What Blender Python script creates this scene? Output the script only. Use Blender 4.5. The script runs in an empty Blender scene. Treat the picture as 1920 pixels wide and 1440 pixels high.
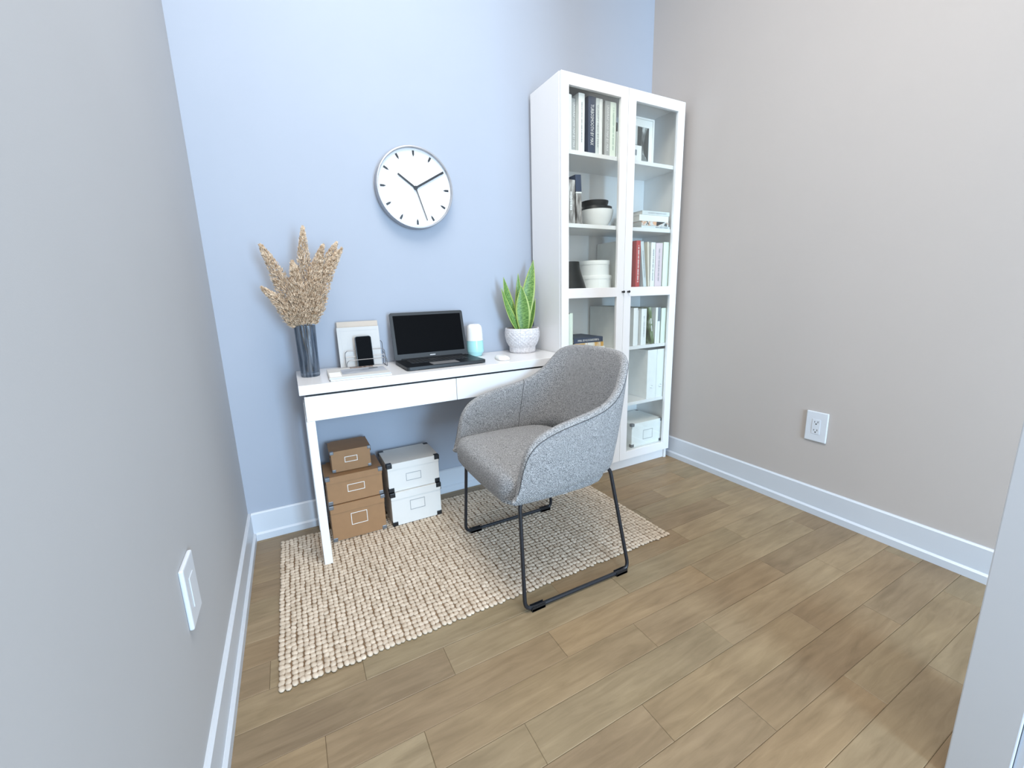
import bpy, bmesh, math, random
from mathutils import Vector, Matrix, Euler
random.seed(7)
R = math.radians
PI = math.pi
scene = bpy.context.scene
COL = scene.collection

# ------------------------------------------------------------------ camera
W_PX, H_PX = 1920.0, 1440.0
F_PX, CX_PX, CY_PX = 778.80, 953.38, 709.13
PITCH, YAW, ROLL = R(11.53), R(27.496), R(-1.665)
CAM_Z = 1.045
fw = Vector((math.sin(YAW)*math.cos(PITCH), math.cos(YAW)*math.cos(PITCH), -math.sin(PITCH)))
rt = Vector((math.cos(YAW), -math.sin(YAW), 0.0))
up = rt.cross(fw)
rt2 = rt*math.cos(ROLL) + up*math.sin(ROLL)
up2 = rt2.cross(fw)
cam_d = bpy.data.cameras.new('camera')
cam = bpy.data.objects.new('camera', cam_d)
COL.objects.link(cam)
m = Matrix((rt2, up2, -fw)).transposed().to_4x4()
m.translation = Vector((0, 0, CAM_Z))
cam.matrix_world = m
cam_d.sensor_fit = 'HORIZONTAL'
cam_d.sensor_width = 36.0
cam_d.lens = F_PX*36.0/W_PX
cam_d.shift_x = (W_PX/2-CX_PX)/W_PX
cam_d.shift_y = -(H_PX/2-CY_PX)/W_PX
cam_d.clip_start = 0.02
scene.camera = cam

# ------------------------------------------------------------------ light
world = bpy.data.worlds.new('world')
scene.world = world
world.use_nodes = True
bg = world.node_tree.nodes['Background']
bg.inputs[0].default_value = (1.0, 0.985, 0.965, 1)
bg.inputs[1].default_value = 1.0

def area(name, loc, target, sx, sy, power, color, spread=180):
    d = bpy.data.lights.new(name, 'AREA')
    d.shape = 'RECTANGLE'; d.size = sx; d.size_y = sy
    d.energy = power; d.color = color; d.spread = R(spread)
    o = bpy.data.objects.new(name, d); COL.objects.link(o)
    o.location = loc
    o.rotation_euler = (Vector(target)-Vector(loc)).to_track_quat('-Z', 'Y').to_euler()
    return o
# the window of the adjoining room, behind the viewer: cool daylight through the wide doorway
area('hall_window_light', (0.90, -2.9, 1.15), (0.75, 2.0, 1.1), 0.9, 2.1, 112, (0.46, 0.72, 1.0))
# added warm fill from overhead; no ceiling lamp is seen
area('ceiling_fill', (0.55, 0.70, 3.25), (0.95, 1.0, 0), 1.5, 1.5, 40, (1.0, 0.935, 0.86), 160)

vs = scene.view_settings
scene.display_settings.display_device = 'sRGB'
vs.view_transform = 'Standard'
vs.look = 'None'
vs.exposure = 0.8
vs.gamma = 1.0
vs.use_curve_mapping = False

# ------------------------------------------------------------------ materials
def srgb(r, g, b):
    f = lambda c: (c/255/12.92) if c/255 <= 0.04045 else ((c/255+0.055)/1.055)**2.4
    return (f(r), f(g), f(b), 1)
MATS = {}
def nmat(name):
    mt = bpy.data.materials.new(name); mt.use_nodes = True
    nt = mt.node_tree
    return mt, nt, nt.nodes['Principled BSDF']
def mat(name, col, rough=0.5, metal=0.0, var=0.0, vscale=40.0, bump=0.0, bscale=200.0, spec=0.5, stretch=None):
    """plain procedural material: a base colour with noise variation and fine relief"""
    if name in MATS: return MATS[name]
    mt, nt, b = nmat(name)
    b.inputs['Roughness'].default_value = rough
    b.inputs['Metallic'].default_value = metal
    b.inputs['Specular IOR Level'].default_value = spec
    b.inputs['Base Color'].default_value = col
    tc = nt.nodes.new('ShaderNodeTexCoord')
    src = tc.outputs['Object']
    if stretch:
        mp = nt.nodes.new('ShaderNodeMapping'); mp.inputs['Scale'].default_value = stretch
        nt.links.new(src, mp.inputs[0]); src = mp.outputs[0]
    if var > 0:
        n = nt.nodes.new('ShaderNodeTexNoise'); n.inputs['Scale'].default_value = vscale; n.inputs['Detail'].default_value = 4
        nt.links.new(src, n.inputs['Vector'])
        r = nt.nodes.new('ShaderNodeValToRGB')
        r.color_ramp.elements[0].position = 0.3; r.color_ramp.elements[1].position = 0.7
        lo = [max(0, c*(1-var)) for c in col[:3]]; hi = [min(1, c*(1+var)) for c in col[:3]]
        r.color_ramp.elements[0].color = (*lo, 1); r.color_ramp.elements[1].color = (*hi, 1)
        nt.links.new(n.outputs['Fac'], r.inputs[0]); nt.links.new(r.outputs[0], b.inputs['Base Color'])
    if bump > 0:
        n2 = nt.nodes.new('ShaderNodeTexNoise'); n2.inputs['Scale'].default_value = bscale; n2.inputs['Detail'].default_value = 2
        nt.links.new(src, n2.inputs['Vector'])
        bp = nt.nodes.new('ShaderNodeBump'); bp.inputs['Strength'].default_value = bump; bp.inputs['Distance'].default_value = 0.002
        nt.links.new(n2.outputs['Fac'], bp.inputs['Height']); nt.links.new(bp.outputs[0], b.inputs['Normal'])
    MATS[name] = mt
    return mt

M_WALL_BACK_DAYLIT = mat('paint_back_wall_daylit', (0.350, 0.385, 0.448, 1), 0.75, var=0.012, vscale=3, bump=0.05, bscale=350)  # blue of the daylight falling here is mixed into the wall colour
M_WALL = mat('paint_beige_wall', (0.460, 0.424, 0.398, 1), 0.7, var=0.012, vscale=3, bump=0.05, bscale=350)
M_WALL_L_DAYLIT = mat('paint_left_wall_daylit', (0.432, 0.435, 0.443, 1), 0.7, var=0.012, vscale=3, bump=0.05, bscale=350)  # same paint as the beige wall, with the cool daylight tint put in
M_CEIL = mat('paint_ceiling', (0.8, 0.8, 0.79, 1), 0.9, var=0.01, vscale=3)
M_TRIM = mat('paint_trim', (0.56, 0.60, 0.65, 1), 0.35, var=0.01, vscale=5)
M_WHITE = mat('white_lacquer', (0.80, 0.80, 0.80, 1), 0.3, var=0.006, vscale=6)
M_GLOSSY = mat('white_desk_top', (0.74, 0.74, 0.745, 1), 0.18, var=0.006, vscale=6)
M_PLATE = mat('outlet_plastic', (0.62, 0.66, 0.71, 1), 0.35, var=0.01, vscale=30)
M_BLACK = mat('black_plastic', (0.008, 0.009, 0.011, 1), 0.4, var=0.1, vscale=60)
M_DARKMETAL = mat('black_powder_coat', (0.012, 0.014, 0.019, 1), 0.33, var=0.15, vscale=120)
M_GAP_SHADE = mat('gap_shade', (0.006, 0.007, 0.009, 1), 0.7, var=0.1)
M_SILVER = mat('brushed_silver', (0.62, 0.62, 0.64, 1), 0.32, 0.85, var=0.05, vscale=120)
M_RIM = mat('clock_rim_silver', (0.42, 0.42, 0.435, 1), 0.38, 0.6, var=0.05, vscale=120)
M_DIAL = mat('white_dial', (0.66, 0.66, 0.665, 1), 0.5, var=0.004)
M_PAPER = mat('paper_pages', (0.8, 0.79, 0.75, 1), 0.9, var=0.05, vscale=300, stretch=(40, 1, 1))

# floor boards: grain along x, tone by board
def floor_mat():
    mt, nt, b = nmat('oak_boards')
    tc = nt.nodes.new('ShaderNodeTexCoord'); oi = nt.nodes.new('ShaderNodeObjectInfo')
    off = nt.nodes.new('ShaderNodeVectorMath'); off.operation = 'MULTIPLY_ADD'
    nt.links.new(oi.outputs['Random'], off.inputs[0]); off.inputs[1].default_value = (37, 91, 13)
    nt.links.new(tc.outputs['Object'], off.inputs[2])
    mp = nt.nodes.new('ShaderNodeMapping'); mp.inputs['Scale'].default_value = (1.6, 13, 1)
    nt.links.new(off.outputs[0], mp.inputs[0])
    n = nt.nodes.new('ShaderNodeTexNoise'); n.inputs['Scale'].default_value = 3.5; n.inputs['Detail'].default_value = 7; n.inputs['Roughness'].default_value = 0.6
    n.inputs['Distortion'].default_value = 0.6
    nt.links.new(mp.outputs[0], n.inputs['Vector'])
    r = nt.nodes.new('ShaderNodeValToRGB')
    r.color_ramp.elements[0].position = 0.28; r.color_ramp.elements[0].color = (0.215, 0.162, 0.098, 1)
    r.color_ramp.elements[1].position = 0.72; r.color_ramp.elements[1].color = (0.318, 0.247, 0.158, 1)
    nt.links.new(n.outputs['Fac'], r.inputs[0])
    # tone of each board
    r2 = nt.nodes.new('ShaderNodeValToRGB')
    e = r2.color_ramp.elements
    e[0].position = 0; e[0].color = (0.84, 0.82, 0.80, 1)
    e[1].position = 1; e[1].color = (1.08, 1.06, 1.02, 1)
    x = e.new(0.35); x.color = (1.0, 0.94, 0.86, 1)
    x = e.new(0.65); x.color = (0.93, 0.97, 0.95, 1)
    nt.links.new(oi.outputs['Random'], r2.inputs[0])
    mx = nt.nodes.new('ShaderNodeMix'); mx.data_type = 'RGBA'; mx.blend_type = 'MULTIPLY'; mx.inputs[0].default_value = 1
    nt.links.new(r.outputs[0], mx.inputs[6]); nt.links.new(r2.outputs[0], mx.inputs[7])
    # broad stains in the wood
    n3 = nt.nodes.new('ShaderNodeTexNoise'); n3.inputs['Scale'].default_value = 5; n3.inputs['Detail'].default_value = 3
    nt.links.new(off.outputs[0], n3.inputs['Vector'])
    r3 = nt.nodes.new('ShaderNodeValToRGB')
    r3.color_ramp.elements[0].position = 0.3; r3.color_ramp.elements[0].color = (0.86, 0.83, 0.82, 1)
    r3.color_ramp.elements[1].position = 0.65; r3.color_ramp.elements[1].color = (1.04, 1.02, 1.0, 1)
    nt.links.new(n3.outputs['Fac'], r3.inputs[0])
    mx2 = nt.nodes.new('ShaderNodeMix'); mx2.data_type = 'RGBA'; mx2.blend_type = 'MULTIPLY'; mx2.inputs[0].default_value = 1
    nt.links.new(mx.outputs[2], mx2.inputs[6]); nt.links.new(r3.outputs[0], mx2.inputs[7])
    nt.links.new(mx2.outputs[2], b.inputs['Base Color'])
    b.inputs['Roughness'].default_value = 0.42
    b.inputs['Specular IOR Level'].default_value = 0.35
    bp = nt.nodes.new('ShaderNodeBump'); bp.inputs['Strength'].default_value = 0.12; bp.inputs['Distance'].default_value = 0.002
    nt.links.new(n.outputs['Fac'], bp.inputs['Height']); nt.links.new(bp.outputs[0], b.inputs['Normal'])
    return mt
M_FLOOR = floor_mat()
M_FLOORBASE = mat('dark_joint', (0.09, 0.066, 0.045, 1), 0.9, var=0.2)

def tweed(name, dark, light, scale=420):
    mt, nt, b = nmat(name)
    tc = nt.nodes.new('ShaderNodeTexCoord')
    n = nt.nodes.new('ShaderNodeTexNoise'); n.inputs['Scale'].default_value = scale; n.inputs['Detail'].default_value = 1.5
    nt.links.new(tc.outputs['Object'], n.inputs['Vector'])
    w1 = nt.nodes.new('ShaderNodeTexWave'); w1.inputs['Scale'].default_value = 130; w1.inputs['Distortion'].default_value = 3
    w1.bands_direction = 'DIAGONAL'
    nt.links.new(tc.outputs['Object'], w1.inputs['Vector'])
    mx = nt.nodes.new('ShaderNodeMix'); mx.data_type = 'FLOAT'; mx.inputs[0].default_value = 0.28
    nt.links.new(n.outputs['Fac'], mx.inputs[2]); nt.links.new(w1.outputs['Fac'], mx.inputs[3])
    r = nt.nodes.new('ShaderNodeValToRGB')
    r.color_ramp.elements[0].position = 0.42; r.color_ramp.elements[0].color = (*dark, 1)
    r.color_ramp.elements[1].position = 0.58; r.color_ramp.elements[1].color = (*light, 1)
    nt.links.new(mx.outputs[0], r.inputs[0]); nt.links.new(r.outputs[0], b.inputs['Base Color'])
    bp = nt.nodes.new('ShaderNodeBump'); bp.inputs['Strength'].default_value = 0.35; bp.inputs['Distance'].default_value = 0.0015
    nt.links.new(mx.outputs[0], bp.inputs['Height']); nt.links.new(bp.outputs[0], b.inputs['Normal'])
    b.inputs['Roughness'].default_value = 0.95; b.inputs['Specular IOR Level'].default_value = 0.15
    b.inputs['Sheen Weight'].default_value = 0.15
    return mt
M_TWEED = tweed('grey_tweed', (0.092, 0.095, 0.099), (0.415, 0.415, 0.415), 270)
M_SEAM = mat('dark_seam', (0.06, 0.06, 0.062, 1), 0.9, var=0.1)

def clear_glass(name, tint, refl=0.09):
    mt = bpy.data.materials.new(name); mt.use_nodes = True
    nt = mt.node_tree; nt.nodes.clear()
    out = nt.nodes.new('ShaderNodeOutputMaterial')
    tr = nt.nodes.new('ShaderNodeBsdfTransparent'); tr.inputs[0].default_value = tint
    gl = nt.nodes.new('ShaderNodeBsdfGlossy'); gl.inputs['Roughness'].default_value = 0.02
    lw = nt.nodes.new('ShaderNodeFresnel'); lw.inputs[0].default_value = 1.45
    mm = nt.nodes.new('ShaderNodeMath'); mm.operation = 'MULTIPLY'; mm.inputs[1].default_value = refl/0.04*0.35
    nt.links.new(lw.outputs[0], mm.inputs[0])
    mx = nt.nodes.new('ShaderNodeMixShader')
    nt.links.new(mm.outputs[0], mx.inputs[0]); nt.links.new(tr.outputs[0], mx.inputs[1]); nt.links.new(gl.outputs[0], mx.inputs[2])
    nt.links.new(mx.outputs[0], out.inputs[0])
    return mt
M_GLASS = clear_glass('door_glass', (0.984, 0.998, 0.990, 1), 0.02)

# ------------------------------------------------------------------ mesh helpers
class MB:
    """collects shapes in world metres; build() links them as one mesh object"""
    def __init__(self): self.v = []; self.f = []; self.uv = None
    def add(self, vs_, fs_):
        k = len(self.v); self.v += [tuple(p) for p in vs_]; self.f += [tuple(i+k for i in f) for f in fs_]
        return self
    def box(self, x0, x1, y0, y1, z0, z1, c=0.0):
        if c <= 0:
            vs_ = [(x, y, z) for z in (z0, z1) for y in (y0, y1) for x in (x0, x1)]
            return self.add(vs_, [(0, 2, 3, 1), (4, 5, 7, 6), (0, 1, 5, 4), (2, 6, 7, 3), (0, 4, 6, 2), (1, 3, 7, 5)])
        bm = bmesh.new()
        bmesh.ops.create_cube(bm, size=1)
        for v in bm.verts:
            v.co = Vector(((x0+x1)/2+v.co.x*(x1-x0), (y0+y1)/2+v.co.y*(y1-y0), (z0+z1)/2+v.co.z*(z1-z0)))
        c = min(c, 0.49*min(x1-x0, y1-y0, z1-z0))
        bmesh.ops.bevel(bm, geom=bm.edges[:], offset=c, segments=2, affect='EDGES', profile=0.5)
        bm.verts.index_update()
        self.add([v.co.copy() for v in bm.verts], [[v.index for v in f.verts] for f in bm.faces])
        bm.free(); return self
    def tube(self, pts, r, n=10, closed=False, r_end=None):
        pts = [Vector(p) for p in pts]; N = len(pts)
        rings = []; prev = None
        for i, p in enumerate(pts):
            if closed: t = (pts[(i+1) % N]-pts[i-1]).normalized()
            elif i == 0: t = (pts[1]-p).normalized()
            elif i == N-1: t = (p-pts[i-1]).normalized()
            else: t = ((pts[i+1]-p).normalized()+(p-pts[i-1]).normalized()).normalized()
            if prev is None:
                a = Vector((0, 0, 1)) if abs(t.z) < 0.9 else Vector((1, 0, 0))
                nrm = t.cross(a).normalized()
            else:
                nrm = (prev-t*prev.dot(t)).normalized()
            prev = nrm; bn = t.cross(nrm)
            rr = r if r_end is None else r+(r_end-r)*i/(N-1)
            rings.append([p+(nrm*math.cos(2*PI*k/n)+bn*math.sin(2*PI*k/n))*rr for k in range(n)])
        vs_ = [q for ring in rings for q in ring]; fs_ = []
        for i in range(N if closed else N-1):
            j = (i+1) % N
            for k in range(n):
                k2 = (k+1) % n
                fs_.append((i*n+k, i*n+k2, j*n+k2, j*n+k))
        if not closed:
            fs_.append(tuple(range(n-1, -1, -1))); fs_.append(tuple((N-1)*n+k for k in range(n)))
        return self.add(vs_, fs_)
    def lathe(self, prof, cx, cy, n=40, ribs=0, rib_amp=0.0):
        vs_ = []; fs_ = []; m_ = len(prof)
        for k in range(n):
            a = 2*PI*k/n
            for (r, z) in prof:
                rr = r*(1+rib_amp*math.cos(a*ribs)) if ribs and r > 1e-4 else r
                vs_.append((cx+rr*math.cos(a), cy+rr*math.sin(a), z))
        for k in range(n):
            k2 = (k+1) % n
            for i in range(m_-1):
                if prof[i][0] < 1e-6 and prof[i+1][0] < 1e-6: continue
                fs_.append((k*m_+i, k2*m_+i, k2*m_+i+1, k*m_+i+1))
        return self.add(vs_, fs_)
    def prism(self, poly, axis, a0, a1):
        """extrude a closed 2d polygon along an axis"""
        n = len(poly)
        def pt(p, a):
            if axis == 'x': return (a, p[0], p[1])
            if axis == 'y': return (p[0], a, p[1])
            return (p[0], p[1], a)
        vs_ = [pt(p, a0) for p in poly]+[pt(p, a1) for p in poly]
        fs_ = [tuple(range(n-1, -1, -1)), tuple(range(n, 2*n))]
        for i in range(n):
            j = (i+1) % n; fs_.append((i, j, n+j, n+i))
        return self.add(vs_, fs_)
    def mesh(self, name, mt, origin=(0, 0, 0), smooth=None):
        me = bpy.data.meshes.new(name)
        o = Vector(origin)
        me.from_pydata([Vector(v)-o for v in self.v], [], self.f)
        bm = bmesh.new(); bm.from_mesh(me)
        bmesh.ops.remove_doubles(bm, verts=bm.verts[:], dist=1e-6)
        bmesh.ops.recalc_face_normals(bm, faces=bm.faces[:])
        if smooth is not None:
            ang = R(smooth)
            for f in bm.faces: f.smooth = True
            for e in bm.edges:
                if len(e.link_faces) == 2 and e.calc_face_angle(0) > ang: e.smooth = False
        bm.to_mesh(me); bm.free()
        if mt: me.materials.append(mt)
        return me
    def build(self, name, mt, parent=None, smooth=None, label=None):
        o = bpy.data.objects.new(name, None) if False else None
        org = Vector(origin_of(parent)) if parent else Vector((0, 0, 0))
        me = self.mesh(name, mt, org, smooth)
        o = bpy.data.objects.new(name, me); COL.objects.link(o)
        if parent: o.parent = parent
        if label: o['label'] = label
        return o
def origin_of(o):
    p = Vector((0, 0, 0))
    while o is not None:
        p += o.location; o = o.parent
    return p
def thing(name, label, cat, loc=(0, 0, 0), group=None):
    o = bpy.data.objects.new(name, None); COL.objects.link(o)
    o.location = loc; o.empty_display_size = 0.05
    o['label'] = label; o['category'] = cat
    if group: o['group'] = group
    return o
def struct(o, label, cat):
    o['kind'] = 'structure'; o['label'] = label; o['category'] = cat
    return o
def tag(o, label, cat, group=None):
    o['label'] = label; o['category'] = cat
    if group: o['group'] = group
    return o
def text_mesh(body, name, mt, parent, origin, right, upv, length, height, squeeze=True):
    """flat lettering laid on a surface; origin = start of baseline centre, right/up = reading directions"""
    if body == '#':      # print too small to read in the photograph: a row of uneven marks
        rnd = random.Random(round(length*1e5)+round(origin[0]*1e4)); r_, u_ = Vector(right), Vector(upv); n_ = r_.cross(u_)
        o_ = Vector(origin); mb = MB(); d = 0.0
        while d < length-height*0.5:
            w = height*rnd.uniform(0.3, 0.6); h = height*rnd.uniform(0.3, 0.5)
            q = [o_+r_*(d+a*w)+u_*(b_*h)+n_*c for c in (0.0, 0.0005) for a, b_ in ((0, -1), (1, -1), (1, 1), (0, 1))]
            mb.add(q, [(3, 2, 1, 0), (4, 5, 6, 7), (0, 1, 5, 4), (1, 2, 6, 5), (2, 3, 7, 6), (3, 0, 4, 7)])
            d += w+height*(0.15 if rnd.random() > 0.2 else 0.6)
        return mb.build(name, mt, parent)
    cu = bpy.data.curves.new(name, 'FONT'); cu.body = body; cu.size = 1.0; cu.extrude = 0.004; cu.resolution_u = 2
    cu.align_y = 'CENTER'
    ob = bpy.data.objects.new(name, cu); COL.objects.link(ob)
    dg = bpy.context.evaluated_depsgraph_get(); dg.update()
    me = bpy.data.meshes.new_from_object(ob.evaluated_get(dg))
    COL.objects.unlink(ob); bpy.data.objects.remove(ob)
    xs = [v.co.x for v in me.vertices]; ys = [v.co.y for v in me.vertices]
    sx = length/(max(xs)-min(xs)); sy = height/(max(ys)-min(ys))
    x_0 = min(xs); y_0 = (max(ys)+min(ys))/2
    r_, u_ = Vector(right), Vector(upv); n_ = r_.cross(u_)
    org = Vector(origin)-(origin_of(parent) if parent else Vector((0, 0, 0)))
    for v in me.vertices:
        c = v.co.copy()
        v.co = org+r_*((c.x-x_0)*sx)+u_*((c.y-y_0)*sy)+n_*(c.z*0.05+0.0004)
    me.materials.append(mt); me.name = name
    o = bpy.data.objects.new(name, me); COL.objects.link(o); o.parent = parent
    return o

# ------------------------------------------------------------------ the room
XL, XR, YB = -0.257, 2.065, 2.022       # wall faces
BT, SH = 0.011, 0.020                   # board and shoe thickness
CEIL = 3.3
struct(MB().box(XL-0.1, XL, -1.3, YB+0.1, -0.05, CEIL).build('wall_left', M_WALL_L_DAYLIT), 'left wall with cool daylight painted in and a white wall plate low down', 'wall')
struct(MB().box(XL, XR, YB, YB+0.1, -0.05, CEIL).build('wall_back', M_WALL_BACK_DAYLIT), 'back wall with blue daylight painted in, behind the desk and clock', 'wall')
struct(MB().box(XR, XR+0.1, -1.3, YB+0.1, -0.05, CEIL).build('wall_right', M_WALL), 'plain beige painted wall with a power outlet', 'wall')
struct(MB().box(1.139, 1.42, 0.122, 0.203, -0.004, CEIL, 0.002).build('wall_front', M_TRIM), 'white painted end of wall at the doorway', 'wall')  # unseen side cut short; the opening beyond is made up to let light in
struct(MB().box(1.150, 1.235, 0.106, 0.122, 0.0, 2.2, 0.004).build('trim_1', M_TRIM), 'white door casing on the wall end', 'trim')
struct(MB().box(XL-0.1, XR+0.1, -0.1, YB+0.1, CEIL, CEIL+0.05).build('ceiling', M_CEIL), 'white ceiling above the room', 'ceiling')

floor = MB().box(XL, XR, -1.3, YB, -0.05, -0.004).build('floor', M_FLOORBASE)
struct(floor, 'brown oak plank floor of the room', 'floor')
JOINTS = {1.054: (0.075, 0.735), 0.948: (0.298, 0.948), 0.840: (-0.04, 0.607, 1.26), 0.737: (0.176, 0.86), 0.632: (0.40, 1.058, 1.71),
          0.528: (0.03, 0.688, 1.34), 0.426: (0.265, 0.919, 1.576), 0.330: (0.565, 1.225, 1.88), 0.227: (0.15, 0.80, 1.46)}
bounds = sorted(JOINTS)+[1.157]
rows = [(bounds[i], bounds[i+1], list(JOINTS[bounds[i]])) for i in range(len(bounds)-1)]
y = 1.157; ph = 0.49
while y < YB:
    rows.append((y, min(y+0.1034, YB), [ph+0.655*k for k in range(-2, 4)])); y += 0.1034; ph = (ph+0.25+random.uniform(-.04, .04)) % 0.655
y = 0.227; ph = 0.42
while y > -1.28:
    rows.append((max(y-0.1034, -1.3), y, [ph+0.655*k for k in range(-2, 4)])); y -= 0.1034; ph = (ph+0.25+random.uniform(-.04, .04)) % 0.655
def plank_mesh(L, Wd):
    g, c, h = 0.0003, 0.0013, 0.004
    a = [(-L/2+g, -Wd/2+g), (L/2-g, -Wd/2+g), (L/2-g, Wd/2-g), (-L/2+g, Wd/2-g)]
    b_ = [(-L/2+g+c, -Wd/2+g+c), (L/2-g-c, -Wd/2+g+c), (L/2-g-c, Wd/2-g-c), (-L/2+g+c, Wd/2-g-c)]
    mb = MB()
    vs_ = [(p[0], p[1], -h) for p in a]+[(p[0], p[1], -c*0.6) for p in a]+[(p[0], p[1], 0) for p in b_]
    fs_ = [(8, 9, 10, 11)]
    for i in range(4):
        j = (i+1) % 4
        fs_ += [(i, j, 4+j, 4+i), (4+i, 4+j, 8+j, 8+i)]
    mb.add(vs_, fs_)
    return mb.mesh('plank', M_FLOOR)
for (y0, y1, js) in rows:
    js = sorted(j for j in js if XL+0.05 < j < XR-0.05)
    while js and js[0]-0.655 > XL+0.05: js.insert(0, js[0]-0.655)
    while js and js[-1]+0.655 < XR-0.05: js.append(js[-1]+0.655)
    xs = [XL]+js+[XR]
    for a, b_ in zip(xs[:-1], xs[1:]):
        o = bpy.data.objects.new('plank', plank_mesh(b_-a, y1-y0)); COL.objects.link(o)
        o.location = ((a+b_)/2, (y0+y1)/2, random.uniform(-0.0004, 0.0002)); o.parent = floor

# baseboards: a flat board with eased top edge and a shoe in front of its foot
HB, HS = 0.129, 0.036
def board_profile(s, w):    # s = direction into the room, w = wall face coordinate
    return [(w, 0.0), (w+s*BT, 0.0), (w+s*BT, HB-0.006), (w+s*(BT-0.006), HB), (w, HB)]
def shoe_profile(s, w):
    return [(w+s*BT, 0.0), (w+s*SH, 0.0), (w+s*SH, HS-0.007), (w+s*(BT+0.002), HS), (w+s*BT, HS)]
bl = MB().prism(board_profile(1, XL), 'y', -1.3, YB).build('baseboard_left', M_TRIM); struct(bl, 'white baseboard under the left wall', 'baseboard')
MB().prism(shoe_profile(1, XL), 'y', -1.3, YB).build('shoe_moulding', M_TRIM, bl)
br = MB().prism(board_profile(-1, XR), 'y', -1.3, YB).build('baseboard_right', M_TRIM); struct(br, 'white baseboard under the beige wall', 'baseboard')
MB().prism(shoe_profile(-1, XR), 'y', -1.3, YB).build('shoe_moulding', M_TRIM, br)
bb = MB().prism(board_profile(-1, YB), 'x', XL+BT, XR-BT).build('baseboard_back', M_TRIM); struct(bb, 'white baseboard under the back wall', 'baseboard')
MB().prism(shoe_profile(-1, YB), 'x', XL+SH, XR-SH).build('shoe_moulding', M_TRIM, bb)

# wall outlets (plate, two receptacles, slots)
def outlet(name, label, xw, s, y0, y1, z0, z1):
    t = thing(name, label, 'outlet', (xw, (y0+y1)/2, z0))
    T = 0.008
    xa, xb = sorted((xw, xw+s*T))
    MB().box(xa, xb, y0, y1, z0, z1, 0.004).build('cover_plate', M_PLATE, t)
    yc, zc = (y0+y1)/2, (z0+z1)/2
    xa, xb = sorted((xw+s*T, xw+s*(T+0.0015)))
    MB().box(xa, xb, yc-0.0165, yc+0.0165, zc-0.034, zc+0.034, 0.0006).build('receptacle', M_PLATE, t)
    for dz in (-0.019, 0.019):
        xs_, xe = sorted((xw+s*(T+0.001), xw+s*(T+0.002)))
        MB().box(xs_, xe, yc-0.0075, yc-0.0055, zc+dz, zc+dz+0.008).build('slot', M_BLACK, t)
        MB().box(xs_, xe, yc+0.0055, yc+0.0075, zc+dz, zc+dz+0.0065).build('slot', M_BLACK, t)
        mb = MB(); mb.tube([(xs_, yc, zc+dz-0.006), (xe, yc, zc+dz-0.006)], 0.0028, 10); mb.build('ground_hole', M_BLACK, t)
    return t
outlet('wall_outlet', 'white double power outlet on the plain beige wall', XR, -1, 0.905, 0.994, 0.344, 0.483)
wp = thing('wall_plate', 'white wall plate on the left wall above its baseboard', 'wall plate', (XL, 1.016, 0.376))
MB().box(XL, XL+0.009, 0.972, 1.060, 0.376, 0.514, 0.003).build('cover_plate', M_PLATE, wp)
MB().box(XL+0.009, XL+0.0105, 0.9995, 1.0325, 0.411, 0.479, 0.0006).build('insert', M_PLATE, wp)

# ------------------------------------------------------------------ rug
RX0, RX1, RY0, RY1 = -0.143, 1.352, 1.126, 1.932
M_RUGBACK = mat('rug_backing', (0.20, 0.13, 0.075, 1), 0.95, var=0.3, vscale=60)
def rug_mat():
    mt, nt, b = nmat('braided_wool')
    tc = nt.nodes.new('ShaderNodeTexCoord'); oi = nt.nodes.new('ShaderNodeObjectInfo')
    off = nt.nodes.new('ShaderNodeVectorMath'); off.operation = 'ADD'
    nt.links.new(tc.outputs['Object'], off.inputs[0]); nt.links.new(oi.outputs['Location'], off.inputs[1])
    n = nt.nodes.new('ShaderNodeTexNoise'); n.inputs['Scale'].default_value = 45; n.inputs['Detail'].default_value = 3
    nt.links.new(off.outputs[0], n.inputs['Vector'])
    r = nt.nodes.new('ShaderNodeValToRGB')
    r.color_ramp.elements[0].position = 0.3; r.color_ramp.elements[0].color = (0.46, 0.375, 0.285, 1)
    r.color_ramp.elements[1].position = 0.7; r.color_ramp.elements[1].color = (0.66, 0.565, 0.455, 1)
    nt.links.new(n.outputs['Fac'], r.inputs[0]); nt.links.new(r.outputs[0], b.inputs['Base Color'])
    n2 = nt.nodes.new('ShaderNodeTexNoise'); n2.inputs['Scale'].default_value = 500
    nt.links.new(off.outputs[0], n2.inputs['Vector'])
    bp = nt.nodes.new('ShaderNodeBump'); bp.inputs['Strength'].default_value = 0.3; bp.inputs['Distance'].default_value = 0.001
    nt.links.new(n2.outputs['Fac'], bp.inputs['Height']); nt.links.new(bp.outputs[0], b.inputs['Normal'])
    b.inputs['Roughness'].default_value = 0.95; b.inputs['Specular IOR Level'].default_value = 0.1
    return mt
M_RUG = rug_mat()
rug = thing('braided_rug', 'beige chunky braided wool rug under the desk and chair', 'rug', ((RX0+RX1)/2, (RY0+RY1)/2, 0))
NROW = 90; PX = (RX1-RX0)/NROW
CUT = 1.205      # from here on the rug stops short at the foot of the bookcase
mb = MB(); mb.box(RX0+0.006, CUT, RY0+0.008, RY1-0.008, 0.0008, 0.0035); mb.box(CUT, RX1-0.006, RY0+0.008, 1.722, 0.0008, 0.0035)
mb.build('rug_backing', M_RUGBACK, rug)
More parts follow.
